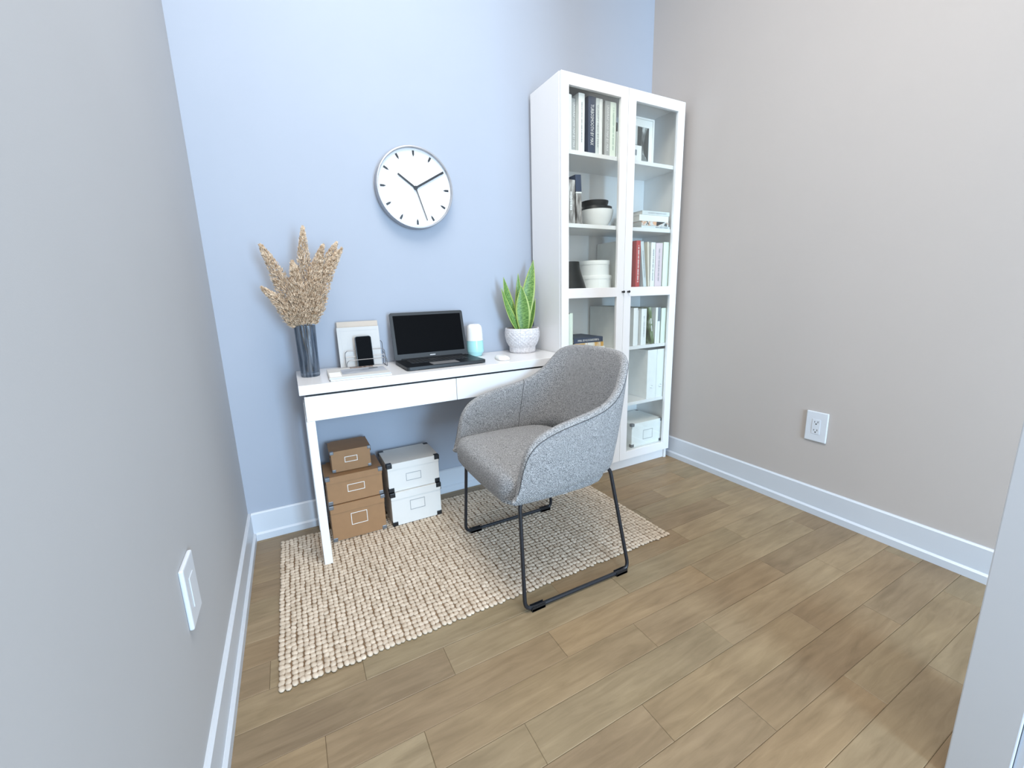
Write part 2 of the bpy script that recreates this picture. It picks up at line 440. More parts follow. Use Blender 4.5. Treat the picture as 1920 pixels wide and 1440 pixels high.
def row_mesh(length, seed):
    rnd = random.Random(seed)
    mb = MB(); pitch = 0.0185; n = int(length/pitch); ns, nl = 8, 5
    for i in range(n):
        cy = (i+0.5)*length/n+rnd.uniform(-.002, .002)
        cx = rnd.uniform(-.0012, .0012)+0.0012*math.sin(i*0.55+seed)
        a = (-1 if i % 2 else 1)*rnd.uniform(.1, .45)
        rx, ry, rz = PX*0.55*rnd.uniform(.92, 1.05), pitch*0.66*rnd.uniform(.92, 1.08), 0.0046*rnd.uniform(.85, 1.1)
        vs_ = []; fs_ = []
        for j in range(nl+1):
            th = PI*j/nl
            for k in range(ns):
                ph_ = 2*PI*k/ns
                X, Y, Z = rx*math.sin(th)*math.cos(ph_), ry*math.sin(th)*math.sin(ph_), rz*math.cos(th)
                vs_.append((cx+X*math.cos(a)-Y*math.sin(a), cy+X*math.sin(a)+Y*math.cos(a), 0.0046+Z))
        for j in range(nl):
            for k in range(ns):
                fs_.append((j*ns+k, (j+1)*ns+k, (j+1)*ns+(k+1) % ns, j*ns+(k+1) % ns))
        mb.add(vs_, fs_)
    return mb.mesh('braid_row', M_RUG, smooth=180)
full = [row_mesh(RY1-RY0, s) for s in range(7)]
short = [row_mesh(1.724-RY0, s+20) for s in range(4)]
for i in range(NROW):
    x = RX0+PX*(i+0.5)
    me = full[(i*3) % 7] if x+PX/2 < CUT else short[i % 4]
    o = bpy.data.objects.new('braid_row', me); COL.objects.link(o); o.parent = rug
    o.location = (x-rug.location.x, RY0-rug.location.y+random.uniform(-.003, .003), 0)
RUG_Z = 0.0095

# ------------------------------------------------------------------ desk
DX0, DX1, DY, DZ = 0.003, 1.204, 1.650, 0.738
DYB = 2.018
desk = thing('writing_desk', 'white narrow writing desk with two drawers against the back wall', 'desk', ((DX0+DX1)/2, (DY+DYB)/2, 0))
MB().box(DX0, DX1, DY, DYB, DZ-0.036, DZ, 0.0015).build('desk_top', M_GLOSSY, desk)
GZ = DZ-0.044
MB().box(DX0+0.02, DX1-0.012, DY+0.012, DYB-0.02, GZ-0.002, DZ-0.036).build('gap_shade_strip', M_GAP_SHADE, desk)  # black strip painted as the shade in the gap under the top
LW = 0.030
XS = 0.608
DB = 0.600
for a, b_ in ((DX0+0.015, XS-0.001), (XS+0.001, DX1-0.012)):
    MB().box(a, b_, DY+0.004, DY+0.022, DB, GZ, 0.001).build('drawer', M_WHITE, desk)
MB().box(DX0+0.03, DX1-0.03, DY+0.024, DYB-0.03, DB+0.012, GZ-0.002).build('drawer_case', M_WHITE, desk)
for a in (DX0+0.012, DX1-0.012-LW):
    for y0, y1 in ((DY+0.004, DY+0.062), (DYB-0.078, DYB-0.024)):
        zt = DB-0.0005 if y0 < 1.8 else DB+0.012
        MB().box(a, a+LW, y0, y1, RUG_Z-0.002, zt, 0.001).build('leg', M_WHITE, desk)
    MB().box(a+0.004, a+LW-0.004, DY+0.062, DYB-0.078, DB-0.05, DB+0.012).build('side_rail', M_WHITE, desk)

# ------------------------------------------------------------------ bookcase
BX0, BX1, BY, BZ = 1.210, 2.019, 1.730, 2.020
BDY = 1.748       # carcass front behind the doors
BBK = 2.000
bc = thing('bookcase', 'tall white bookcase with four glazed panels in two doors', 'bookcase', ((BX0+BX1)/2, (BY+BBK)/2, 0))
for a, b_ in ((BX0, BX0+0.018), (BX1-0.018, BX1)):
    MB().box(a, b_, BDY, BBK, 0.0, BZ+0.002, 0.001).build('side_panel', M_WHITE, bc)
IX0, IX1 = BX0+0.018, BX1-0.018
MB().box(IX0, IX1, BDY, BBK, BZ-0.020, BZ-0.001).build('top_panel', M_WHITE, bc)
MB().box(IX0, IX1, BBK-0.006, BBK, 0.06, BZ-0.02).build('back_panel', M_WHITE, bc)
MB().box(IX0, IX1, BDY+0.012, BDY+0.028, 0.0, 0.093).build('plinth', M_WHITE, bc)
SHELVES = {'A': 1.706, 'B': 1.374, 'C': 1.056, 'D': 0.731, 'E': 0.402, 'F': 0.113}
for k, z in SHELVES.items():
    MB().box(IX0, IX1, 1.752, BBK-0.006, z-0.019, z, 0.0008).build('shelf', M_WHITE, bc)
BM = 1.6155
def door(x0, x1, gx0, gx1, kx):
    z0, z1 = 0.064, BZ-0.001
    yf, yb = BY, BY+0.017
    mb = MB()
    mb.box(x0, gx0, yf, yb, z0, z1, 0.0012); mb.box(gx1, x1, yf, yb, z0, z1, 0.0012)
    for a, b_ in ((z0, 0.113), (1.011, 1.060), (1.968, z1)):
        mb.box(gx0-0.002, gx1+0.002, yf, yb, a, b_, 0.0012)
    d = mb.build('door', M_WHITE, bc)
    for a, b_ in ((0.113, 1.011), (1.060, 1.968)):
        MB().box(gx0-0.003, gx1+0.003, yf+0.009, yf+0.0125, a-0.003, b_+0.003).build('glass_pane', M_GLASS, d)
    pr = [(0.0, yf-0.016), (0.0055, yf-0.0155), (0.0068, yf-0.013), (0.0055, yf-0.008), (0.004, yf-0.004), (0.005, yf)]
    mb = MB(); n = 16
    vs_ = []; fs_ = []
    for k in range(n):
        a = 2*PI*k/n
        for r_, yy in pr: vs_.append((kx+r_*math.cos(a), yy, 1.036+r_*math.sin(a)))
    for k in range(n):
        for i in range(len(pr)-1): fs_.append((k*6+i, ((k+1) % n)*6+i, ((k+1) % n)*6+i+1, k*6+i+1))
    mb.add(vs_, fs_); mb.build('knob', M_BLACK, d, smooth=40)
door(BX0+0.001, BM-0.001, 1.254, 1.567, 1.605)
door(BM+0.001, BX1-0.001, 1.667, 1.968, 1.643)

# ------------------------------------------------------------------ things in the bookcase
M_TXT_W = mat('print_white', (0.8, 0.8, 0.8, 1), 0.7, var=0.02)
M_TXT_G = mat('print_grey', (0.30, 0.31, 0.33, 1), 0.7, var=0.02)
M_TXT_GREEN = mat('print_pale_green', (0.42, 0.55, 0.44, 1), 0.7, var=0.02)
def cmat(name, rgb, rough=0.5): return mat(name, srgb(*rgb), rough, var=0.03, vscale=25)
C_WHITE = cmat('cover_white', (236, 238, 236)); C_GREY = cmat('cover_grey', (170, 172, 172)); C_NAVY = cmat('cover_navy', (52, 64, 88))
C_PALE = cmat('cover_pale_grey', (214, 220, 220)); C_CREAM = cmat('cover_cream_green', (226, 234, 220)); C_DARK = cmat('cover_charcoal', (82, 86, 86))
C_RED = cmat('cover_red', (184, 62, 62)); C_BLUE = cmat('cover_ice_blue', (205, 216, 218)); C_IVORY = cmat('cover_ivory', (222, 216, 200))
C_PINK = cmat('cover_pink', (222, 204, 210)); C_OLIVE = cmat('cover_olive', (70, 82, 44)); C_SLATE = cmat('cover_slate', (120, 130, 138))
def photo_mat(name, cols, scale=30, stretch=(1, 1, 1)):
    mt, nt, b = nmat(name)
    tc = nt.nodes.new('ShaderNodeTexCoord'); mp = nt.nodes.new('ShaderNodeMapping'); mp.inputs['Scale'].default_value = stretch
    nt.links.new(tc.outputs['Object'], mp.inputs[0])
    n = nt.nodes.new('ShaderNodeTexNoise'); n.inputs['Scale'].default_value = scale; n.inputs['Detail'].default_value = 3
    nt.links.new(mp.outputs[0], n.inputs['Vector'])
    r = nt.nodes.new('ShaderNodeValToRGB'); e = r.color_ramp.elements
    k = len(cols)
    e[0].position = 0.3; e[0].color = cols[0]; e[1].position = 0.7; e[1].color = cols[-1]
    for i in range(1, k-1):
        x = e.new(0.3+0.4*i/(k-1)); x.color = cols[i]
    nt.links.new(n.outputs['Fac'], r.inputs[0]); nt.links.new(r.outputs[0], b.inputs['Base Color'])
    b.inputs['Roughness'].default_value = 0.45
    return mt
C_BWPHOTO = photo_mat('cover_grey_photo', [srgb(70, 66, 64), srgb(150, 146, 142), srgb(215, 213, 210)], 22, (3, 1, 0.6))
C_CITY = photo_mat('city_photo', [srgb(40, 44, 44), srgb(110, 116, 116), srgb(200, 206, 206)], 30, (2.2, 1, 0.5))
C_COLOUR = photo_mat('cover_colour_photo', [srgb(60, 66, 70), srgb(222, 226, 226), srgb(206, 150, 110), srgb(235, 238, 236)], 45)
C_ORANGE = photo_mat('cover_orange_print', [srgb(205, 160, 80), srgb(236, 238, 236), srgb(225, 222, 215), srgb(214, 170, 100)], 26, (1, 1, 0.4))
C_GREENPHOTO = photo_mat('cover_green_photo', [srgb(40, 46, 30), srgb(95, 115, 70), srgb(190, 200, 190)], 24, (2, 1, 0.7))

def book(label, x0, x1, z0, h, cover, depth=0.175, yf=1.757, lean=0.0, text=None, tmat=None, tlen=0.7, th=None, kind='book', cat='book'):
    """upright hardback: spine at the front, boards, recessed page block; lean turns it about the lower edge"""
    w = x1-x0
    t = thing(kind, label, cat, ((x0+x1)/2, yf, z0), 'books in the glazed bookcase')
    X0, X1 = x0, x1
    bt = min(0.0025, w*0.2)
    mb = MB()
    mb.box(X0, X0+bt, yf+0.002, yf+depth, z0, z0+h)
    mb.box(X1-bt, X1, yf+0.002, yf+depth, z0, z0+h)
    # slightly rounded spine
    n = 6; poly = []
    for i in range(n+1):
        a = PI*i/n
        poly.append(((X0+X1)/2-w/2*math.cos(a), yf+0.003-0.003*math.sin(a)))
    poly += [(X1, yf+0.005), (X0, yf+0.005)]
    mb.prism(poly, 'z', z0, z0+h)
    mb.build('cover', cover, t)
    MB().box(X0+bt, X1-bt, yf+0.005, yf+depth-0.004, z0+0.003, z0+h-0.003).build('pages', M_PAPER, t)
    if text:
        hh = th or w*0.5
        text_mesh(text, 'spine_lettering', tmat or M_TXT_W, t, ((X0+X1)/2, yf-0.0002, z0+h*(1-(1-tlen)/2)), (0, 0, -1), (1, 0, 0), h*tlen, hh)
    if lean:
        t.rotation_euler = (0, lean, 0)
    return t
zA = SHELVES['A']+0.0005
TITLE_U = 'UNWRAP UVW MAP BY MAX'
book('white book at the start of the top shelf row', 1.262, 1.290, zA, 0.236, C_WHITE)
book('grey book with white lettering beside the first white book, top shelf', 1.306, 1.327, zA, 0.232, C_GREY, yf=1.777, depth=0.17, text=TITLE_U, tmat=M_TXT_W, tlen=0.84, th=0.011)
book('thick white book next to the navy one on top shelf', 1.330, 1.366, zA, 0.252, C_WHITE, text='#', tmat=M_TXT_G, tlen=0.7, th=0.005)
book('navy blue book with large white lettering standing on the top shelf', 1.388, 1.433, zA, 0.249, C_NAVY, text='TURBOSMOOTH BY MAX', tmat=M_TXT_W, tlen=0.72, th=0.019)
book('pale grey book with grey lettering after the navy book', 1.434, 1.456, zA, 0.247, C_PALE, text='QUADIFY MESH BY MAX', tmat=M_TXT_G, tlen=0.76, th=0.010)
book('slim white book between two lettered grey books, top shelf', 1.4565, 1.475, zA, 0.247, C_WHITE)
book('mid grey book with white lettering near the door stile, top shelf', 1.490, 1.524, zA, 0.245, C_GREY, text=TITLE_U, tmat=M_TXT_W, tlen=0.84, th=0.013)
book('pale green book with green lettering on the top shelf', 1.5245, 1.562, zA, 0.245, C_CREAM, text='#', tmat=M_TXT_GREEN, tlen=0.8, th=0.009)
book('low pale grey book in front of the charcoal one', 1.566, 1.602, zA, 0.118, C_PALE, depth=0.06)
book('charcoal book standing back behind the low pale grey one', 1.598, 1.634, zA, 0.190, C_DARK, yf=1.825, depth=0.14)

# framed city photograph and a small white frame before it
M_FRAME = mat('white_frame', (0.84, 0.85, 0.84, 1), 0.4, var=0.01)
M_MAT = mat('frame_mount', (0.82, 0.83, 0.81, 1), 0.8, var=0.01)
pf = thing('photo_frame', 'white framed black and white city photograph on the top shelf', 'picture frame', (1.765, 1.80, zA))
fx0, fx1, fz0, fz1, fy = 1.668, 1.866, zA, 1.934, 1.798
mb = MB()
for a in ((fx0, fx0+0.008, fz0, fz1), (fx1-0.008, fx1, fz0, fz1), (fx0+0.008, fx1-0.008, fz0, fz0+0.008), (fx0+0.008, fx1-0.008, fz1-0.008, fz1)):
    mb.box(a[0], a[1], fy, fy+0.014, a[2], a[3])
mb.build('frame', M_FRAME, pf)
MB().box(fx0+0.008, fx1-0.008, fy+0.007, fy+0.012, fz0+0.008, fz1-0.008).build('mount', M_MAT, pf)
pic = MB().box(1.702, 1.832, fy+0.0055, fy+0.007, 1.722, 1.890).build('photograph', C_CITY, pf)
M_PDARK = mat('photo_dark', srgb(52, 58, 58), 0.5, var=0.1); M_PLIGHT = mat('photo_light', srgb(196, 202, 202), 0.5, var=0.05); M_PMID = mat('photo_mid', srgb(120, 126, 126), 0.5, var=0.1)
def flatpoly(poly, yv, name, mt, par):
    mb = MB(); mb.prism(poly, 'y', yv, yv+0.0006); return mb.build(name, mt, par)
yv = fy+0.0048
flatpoly([(1.752, 1.890), (1.785, 1.888), (1.776, 1.78), (1.752, 1.76)], yv, 'dark_building', M_PDARK, pic)
flatpoly([(1.722, 1.889), (1.750, 1.889), (1.748, 1.80), (1.726, 1.80)], yv, 'sky_gap', M_PLIGHT, pic)
flatpoly([(1.820, 1.888), (1.832, 1.888), (1.832, 1.725), (1.800, 1.76), (1.792, 1.80)], yv, 'dark_facade', M_PDARK, pic)
flatpoly([(1.776, 1.76), (1.80, 1.755), (1.83, 1.724), (1.785, 1.724)], yv, 'street', M_PMID, pic)
sf = thing('photo_frame', 'small white frame leaning before the city photograph', 'picture frame', (1.72, 1.775, zA))
MB().box(1.672, 1.752, 1.770, 1.782, zA, zA+0.078, 0.003).build('frame', M_FRAME, sf)
MB().box(1.688, 1.716, 1.7690, 1.7702, zA+0.028, zA+0.055).build('picture', C_SLATE, sf)

zB = SHELVES['B']+0.0005
b1 = book('grey photo-covered book standing by the bookcase side, second shelf', 1.262, 1.311, zB, 0.200, C_BWPHOTO, text='#', tmat=M_TXT_W, tlen=0.45, th=0.014)
b2 = book('book with navy top and grey photo leaning beside the bowls', 1.325, 1.357, zB+0.0015, 0.224, C_BWPHOTO, lean=R(-3.5))
mb = MB(); mb.box(1.3243, 1.3577, 1.7562, 1.935, zB+0.150, zB+0.2262)
mb.build('navy_band', C_NAVY, b2)
mb = MB(); mb.box(1.3243, 1.3577, 1.7560, 1.935, zB+0.142, zB+0.1475)
mb.build('white_stripe', C_WHITE, b2)
# bowls
M_BOWLW = mat('white_ceramic', (0.84, 0.85, 0.84, 1), 0.25, var=0.01)
M_BOWLB = mat('black_ceramic', (0.010, 0.011, 0.011, 1), 0.4, var=0.1, spec=0.3)
def bowl(label, cx, cy, zb, r, h, mt, foot=0.45):
    t = thing('bowl', label, 'bowl', (cx, cy, zb), 'nested bowls on the second shelf')
    pr = [(0, zb), (r*foot, zb), (r*(foot+0.25), zb+h*0.18), (r*0.90, zb+h*0.5), (r*0.985, zb+h*0.85), (r, zb+h), (r-0.004, zb+h), (r*0.95-0.003, zb+h*0.8), (r*0.85-0.003, zb+h*0.5), (r*(foot+0.15), zb+h*0.2), (0, zb+h*0.12)]
    MB().lathe(pr, cx, cy, 40).build('bowl_body', mt, t, smooth=40)
    return t
bowl('white ceramic bowl holding two black bowls on the second shelf', 1.527, 1.858, zB, 0.088, 0.088, M_BOWLW)
bowl('wide black bowl resting inside the white bowl', 1.529, 1.858, zB+0.0480, 0.0795, 0.055, M_BOWLB, 0.5)
bowl('smaller black bowl on top of the wide black bowl', 1.512, 1.856, zB+0.0800, 0.072, 0.052, M_BOWLB, 0.75)

def flat_book(label, x0, x1, z0, h, cover, yf=1.757, depth=0.2, text=None, tmat=None, tx=None, tl=None, th=None, flip=False, rot=0.0):
    t = thing('book', label, 'book', ((x0+x1)/2, yf+depth/2, z0), 'books in the glazed bookcase')
    bt = min(0.002, h*0.15)
    mb = MB(); mb.box(x0, x1, yf+0.002, yf+depth, z0, z0+bt); mb.box(x0, x1, yf+0.002, yf+depth, z0+h-bt, z0+h)
    mb.box(x0, x1, yf, yf+0.003, z0, z0+h, 0.001)
    mb.build('cover', cover, t)
    MB().box(x0+0.003, x1-0.003, yf+0.003, yf+depth-0.003, z0+bt, z0+h-bt).build('pages', M_PAPER, t)
    if text:
        if flip: text_mesh(text, 'spine_lettering', tmat, t, (tx+tl, yf-0.0002, z0+h/2), (-1, 0, 0), (0, 0, -1), tl, th)
        else: text_mesh(text, 'spine_lettering', tmat, t, (tx, yf-0.0002, z0+h/2), (1, 0, 0), (0, 0, 1), tl, th)
    t.rotation_euler = (0, 0, rot)
    return t
flat_book('flat grey-white book at the bottom of the second shelf stack', 1.755, 1.972, zB, 0.0125, C_SLATE if False else C_PALE, text='#', tmat=M_TXT_G, tx=1.86, tl=0.10, th=0.006)
fb = flat_book('flat book with colourful picture spine in the second shelf stack', 1.757, 1.960, zB+0.0130, 0.0225, C_COLOUR)
M_PK = mat('print_black', (0.02, 0.022, 0.025, 1), 0.5, var=0.05); M_PO = mat('print_peach', srgb(226, 176, 140), 0.6, var=0.05)
for poly, mt, nm in (([(1.868, zB+.036), (1.935, zB+.036), (1.873, zB+.014), (1.866, zB+.014)], M_PK, 'black_wedge'),
                     ([(1.842, zB+.035), (1.862, zB+.035), (1.860, zB+.015), (1.846, zB+.02)], M_PO, 'peach_patch'),
                     ([(1.790, zB+.0355), (1.797, zB+.0355), (1.812, zB+.018), (1.806, zB+.017)], M_PK, 'black_stroke'),
                     ([(1.930, zB+.030), (1.948, zB+.030), (1.948, zB+.015), (1.926, zB+.015)], C_DARK, 'brown_patch')):
    mb = MB(); mb.prism(poly, 'y', 1.7564, 1.7572); mb.build(nm, mt, fb)
flat_book('thick white flat book in the second shelf stack', 1.738, 1.958, zB+0.0360, 0.0315, C_WHITE)
flat_book('pale flat book topping the second shelf stack', 1.758, 1.965, zB+0.0680, 0.0215, C_PALE, text='QUADIFY MESH BY MAX', tmat=M_TXT_G, tx=1.80, tl=0.14, th=0.0075)

zC = SHELVES['C']+0.0005
vs1 = thing('vase', 'black flared vase on the shelf behind the door rail', 'vase', (1.338, 1.845, zC))
pr = [(0, zC), (0.088, zC), (0.090, zC+0.004), (0.080, zC+0.035), (0.066, zC+0.075), (0.056, zC+0.11), (0.053, zC+0.138), (0.051, zC+0.1405), (0.048, zC+0.138), (0.045, zC+0.12), (0, zC+0.115)]
MB().lathe(pr, 1.338, 1.845, 44).build('vase_body', M_BOWLB, vs1, smooth=40)
M_RBOX = mat('white_enamel', (0.84, 0.86, 0.85, 1), 0.18, var=0.01)
def round_box(label, cx, cy, z0, r, h):
    t = thing('round_box', label, 'box', (cx, cy, z0), 'stacked round white boxes')
    MB().lathe([(0, z0), (r*0.985, z0), (r*0.985, z0+h*0.72), (0, z0+h*0.72)], cx, cy, 48).build('box_body', M_RBOX, t, smooth=40)
    MB().lathe([(0, z0+h*0.721), (r, z0+h*0.721), (r, z0+h*0.97), (r*0.985, z0+h), (0, z0+h)], cx, cy, 48).build('lid', M_RBOX, t, smooth=40)
round_box('lower round white box behind the black vase', 1.533, 1.878, zC, 0.094, 0.071)
round_box('upper round white box stacked beside the black vase', 1.528, 1.878, zC+0.0712, 0.088, 0.077)

def magazine_file(label, x0, x1, z0, h, yf=1.757, yb=1.985, cut=0.0, mt=C_WHITE, ring=True):
    t = thing('magazine_file', label, 'magazine file', ((x0+x1)/2, yf, z0), 'white magazine files in the bookcase')
    w = 0.003
    side = [(yf, z0), (yb, z0), (yb, z0+h-cut), (yb-0.06, z0+h), (yf, z0+h)] if cut else [(yf, z0), (yb, z0), (yb, z0+h), (yf, z0+h)]
    mb = MB(); mb.prism(side, 'x', x0, x0+w); mb.prism(side, 'x', x1-w, x1)
    mb.box(x0+w, x1-w, yf, yf+w, z0, z0+h); mb.box(x0+w, x1-w, yb-w, yb, z0, z0+h-cut); mb.box(x0+w, x1-w, yf+w, yb-w, z0, z0+w)
    mb.build('case', mt, t)
    if ring:
        xc, zc = (x0+x1)/2, z0+0.07
        pts = [(xc+0.009*math.cos(a), yf-0.0008, zc+0.009*math.sin(a)) for a in [2*PI*k/18 for k in range(18)]]
        MB().tube(pts, 0.0012, 6, closed=True).build('finger_ring', M_SILVER, t)
    return t
magazine_file('tall white file box standing beside the round boxes', 1.640, 1.686, zC, 0.252, ring=False)
book('white-edged book beside the red one, third shelf', 1.688, 1.706, zC, 0.240, C_WHITE, yf=1.775)
rb = book('red book with pale lettering on the third shelf', 1.722, 1.752, zC, 0.250, C_RED, text='#', tmat=M_TXT_W, tlen=0.8, th=0.009, yf=1.754)
book('ice blue book leaning against the red book', 1.786, 1.809, zC+0.003, 0.246, C_BLUE, lean=R(-7.5), text='#', tmat=M_TXT_G, tlen=0.6, th=0.006)
book('thin ivory book leaning beside the ice blue one', 1.822, 1.833, zC+0.001, 0.246, C_IVORY, lean=R(-4.0))
book('white book with grey lettering between ivory and pink books', 1.836, 1.869, zC, 0.244, C_WHITE, text='#', tmat=M_TXT_G, tlen=0.7, th=0.008)
book('pink book with grey lettering on the third shelf', 1.872, 1.924, zC, 0.242, C_PINK, text='#', tmat=M_TXT_G, tlen=0.75, th=0.009)
book('thick cream-white book ending the third shelf row', 1.932, 1.982, zC, 0.248, C_CREAM)

zD = SHELVES['D']+0.0005
book('thin white-green book standing by the bookcase side, fourth shelf', 1.262, 1.280, zD, 0.200, C_CREAM)
book('second thin pale green book by the stacked navy book', 1.2805, 1.300, zD, 0.205, C_CREAM)
flat_book('white flat book lowest under the navy book', 1.318, 1.512, zD, 0.0185, C_WHITE)
ob = flat_book('flat white and orange book under the navy book', 1.314, 1.506, zD+0.019, 0.025, C_ORANGE)
M_ORANGE = mat('print_orange', srgb(212, 164, 84), 0.6, var=0.08)
for x0_, x1_ in ((1.314, 1.372), (1.484, 1.503)):
    mb = MB(); mb.box(x0_, x1_, 1.7564, 1.7572, zD+0.0195, zD+0.0435); mb.build('orange_patch', M_ORANGE, ob)
flat_book('navy flat book with pale lettering on the fourth shelf stack', 1.312, 1.500, zD+0.0445, 0.027, C_NAVY, text='TURBOSMOOTH BY MAX', tmat=M_TXT_W, tx=1.335, tl=0.14, th=0.011, flip=True, rot=R(-2))
magazine_file('white file box on the fourth shelf behind the centre stiles', 1.592, 1.690, zD, 0.226, ring=False)
book('wide white book starting the row with the green book', 1.720, 1.752, zD, 0.213, C_WHITE)
book('short thin white book set back in the fourth shelf row', 1.758, 1.772, zD, 0.199, C_WHITE, yf=1.772)
book('white book with small lettering before the green book', 1.780, 1.820, zD, 0.206, C_WHITE, text='#', tmat=M_TXT_G, tlen=0.6, th=0.007)
book('dark green photo-covered book leaning on the fourth shelf', 1.862, 1.888, zD+0.003, 0.212, C_GREENPHOTO, lean=R(-9), text='#', tmat=M_TXT_W, tlen=0.4, th=0.010)
book('white book behind the leaning green book', 1.892, 1.9105, zD, 0.209, C_WHITE)
sb = book('slate and white book near the end of the fourth shelf', 1.912, 1.928, zD, 0.209, C_WHITE)
mb = MB(); mb.box(1.9116, 1.9284, 1.7562, 1.90, zD+0.13, zD+0.2096); mb.build('slate_band', C_SLATE, sb)
book('pale cream book ending the fourth shelf row', 1.938, 1.980, zD, 0.204, C_CREAM)

zE = SHELVES['E']+0.0005
magazine_file('white magazine file with slanted side facing the chair', 1.840, 1.914, zE, 0.293, cut=0.12)
magazine_file('white magazine file in the corner of the fifth shelf', 1.916, 1.984, zE, 0.293, cut=0.12)

# ------------------------------------------------------------------ storage boxes
def storage_box(label, x0, x1, y0, y1, z0, h, mt, cmt, lmt, lid_h, lab, group, cs=0.020):
    t = thing('storage_box', label, 'storage box', ((x0+x1)/2, (y0+y1)/2, z0), group)
    MB().box(x0+0.003, x1-0.003, y0+0.003, y1-0.003, z0, z0+h-0.003, 0.0015).build('box_body', mt, t)
    mb = MB()
    mb.box(x0, x1, y0, y1, z0+h-0.0028, z0+h, 0.0008)
    mb.box(x0, x1, y0, y0+0.0022, z0+h-lid_h, z0+h-0.002); mb.box(x0, x1, y1-0.0022, y1, z0+h-lid_h, z0+h-0.002)
    mb.box(x0, x0+0.0022, y0, y1, z0+h-lid_h, z0+h-0.002); mb.box(x1-0.0022, x1, y0, y1, z0+h-lid_h, z0+h-0.002)
    mb.build('lid', mt, t)
    e = 0.0012
    for sx in (0, 1):
        for sy in (0, 1):
            for sz in (0, 1):
                ins = 0.0 if sz else 0.003
                xa = x1-ins+e-cs if sx else x0+ins-e; ya = y1-ins+e-cs if sy else y0+ins-e
                za = z0+h+e*0.5-cs*0.85 if sz else z0
                MB().box(xa, xa+cs, ya, ya+cs, za, za+cs*0.85, 0.0025).build('corner_cap', cmt, t)
    lx0, lx1, lz0, lz1 = lab; yl = y0+0.003-0.0012; w = 0.0022
    mb = MB()
    mb.box(lx0, lx1, yl, yl+0.0016, lz0, lz0+w); mb.box(lx0, lx1, yl, yl+0.0016, lz1-w, lz1)
    mb.box(lx0, lx0+w, yl, yl+0.0016, lz0+w, lz1-w); mb.box(lx1-w, lx1, yl, yl+0.0016, lz0+w, lz1-w)
    mb.build('label_holder', lmt, t)
    return t
M_KRAFT = mat('kraft_board', (0.31, 0.170, 0.078, 1), 0.65, var=0.04, vscale=30, bump=0.05)
M_CREAMB = mat('cream_board', (0.70, 0.68, 0.64, 1), 0.7, var=0.01, vscale=20)
M_CAPG = mat('grey_cap', (0.19, 0.20, 0.215, 1), 0.4, 0.5, var=0.1)
M_LABW = mat('label_white', (0.82, 0.80, 0.76, 1), 0.5, var=0.02)
M_LABG = mat('label_grey', (0.36, 0.37, 0.38, 1), 0.4, 0.3, var=0.02)
G1 = 'storage boxes under the desk'
Z1 = RUG_Z
storage_box('largest brown storage box at the bottom of its stack', 0.059, 0.290, 1.797, 1.990, Z1, 0.168, M_KRAFT, M_CAPG, M_LABW, 0.036, (0.142, 0.210, 0.070, 0.125), G1)
storage_box('middle brown storage box between two brown boxes', 0.057, 0.291, 1.800, 1.990, 0.180, 0.126, M_KRAFT, M_CAPG, M_LABW, 0.028, (0.141, 0.212, 0.225, 0.258), G1)
storage_box('small brown storage box topping the brown stack', 0.089, 0.256, 1.836, 1.986, 0.308, 0.095, M_KRAFT, M_CAPG, M_LABW, 0.022, (0.145, 0.198, 0.347, 0.372), G1, 0.016)
storage_box('taller white storage box standing on the rug', 0.313, 0.551, 1.790, 1.990, Z1, 0.163, M_CREAMB, M_BLACK, M_LABG, 0.033, (0.400, 0.470, 0.072, 0.120), G1, 0.025)
storage_box('upper white storage box with black corners under the desk', 0.310, 0.553, 1.797, 1.992, 0.174, 0.136, M_CREAMB, M_BLACK, M_LABG, 0.029, (0.393, 0.463, 0.215, 0.252), G1, 0.025)
storage_box('white storage box with dark corners on the lowest bookcase shelf', 1.733, 1.985, 1.757, 1.975, SHELVES['F']+0.0005, 0.148, C_WHITE, M_CAPG, M_LABG, 0.028, (1.828, 1.906, 0.150, 0.208), None, 0.022)

# ------------------------------------------------------------------ wall clock
CKX, CKZ, CKR, CKY = 0.584, 1.527, 0.176, 1.972
ck = thing('wall_clock', 'round white wall clock with silver rim on the back wall', 'clock', (CKX, YB, CKZ))
def ring_y(prof, n=64):
    """lathe about the clock's axis; prof = (radius, y)"""
    vs_ = []; fs_ = []; m_ = len(prof)
    for k in range(n):
        a = 2*PI*k/n
        for r_, yy in prof: vs_.append((CKX+r_*math.cos(a), yy, CKZ+r_*math.sin(a)))
    for k in range(n):
        for i in range(m_-1): fs_.append((k*m_+i, ((k+1) % n)*m_+i, ((k+1) % n)*m_+i+1, k*m_+i+1))
    return MB().add(vs_, fs_)
ring_y([(CKR, YB-0.001), (CKR, CKY+0.003), (CKR-0.001, CKY+0.001), (CKR-0.003, CKY), (CKR-0.006, CKY), (CKR-0.008, CKY+0.003), (CKR-0.008, CKY+0.018), (CKR-0.02, CKY+0.020)]).build('clock_rim', M_RIM, ck, smooth=35)
ring_y([(0.0, CKY+0.014), (CKR-0.0082, CKY+0.014), (CKR-0.0082, CKY+0.02), (0, CKY+0.02)]).build('dial', M_DIAL, ck)
yh = CKY+0.0125
def bar(name, ang, r0, r1, w0, w1, yy, mt=M_BLACK, th=0.0012):
    a = R(ang); d = (math.sin(a), math.cos(a)); p = (math.cos(a), -math.sin(a))
    poly = [(CKX+d[0]*r0+p[0]*w0, CKZ+d[1]*r0+p[1]*w0), (CKX+d[0]*r1+p[0]*w1, CKZ+d[1]*r1+p[1]*w1), (CKX+d[0]*r1-p[0]*w1, CKZ+d[1]*r1-p[1]*w1), (CKX+d[0]*r0-p[0]*w0, CKZ+d[1]*r0-p[1]*w0)]
    mb = MB(); mb.prism(poly, 'y', yy, yy+th); return mb.build(name, mt, ck)
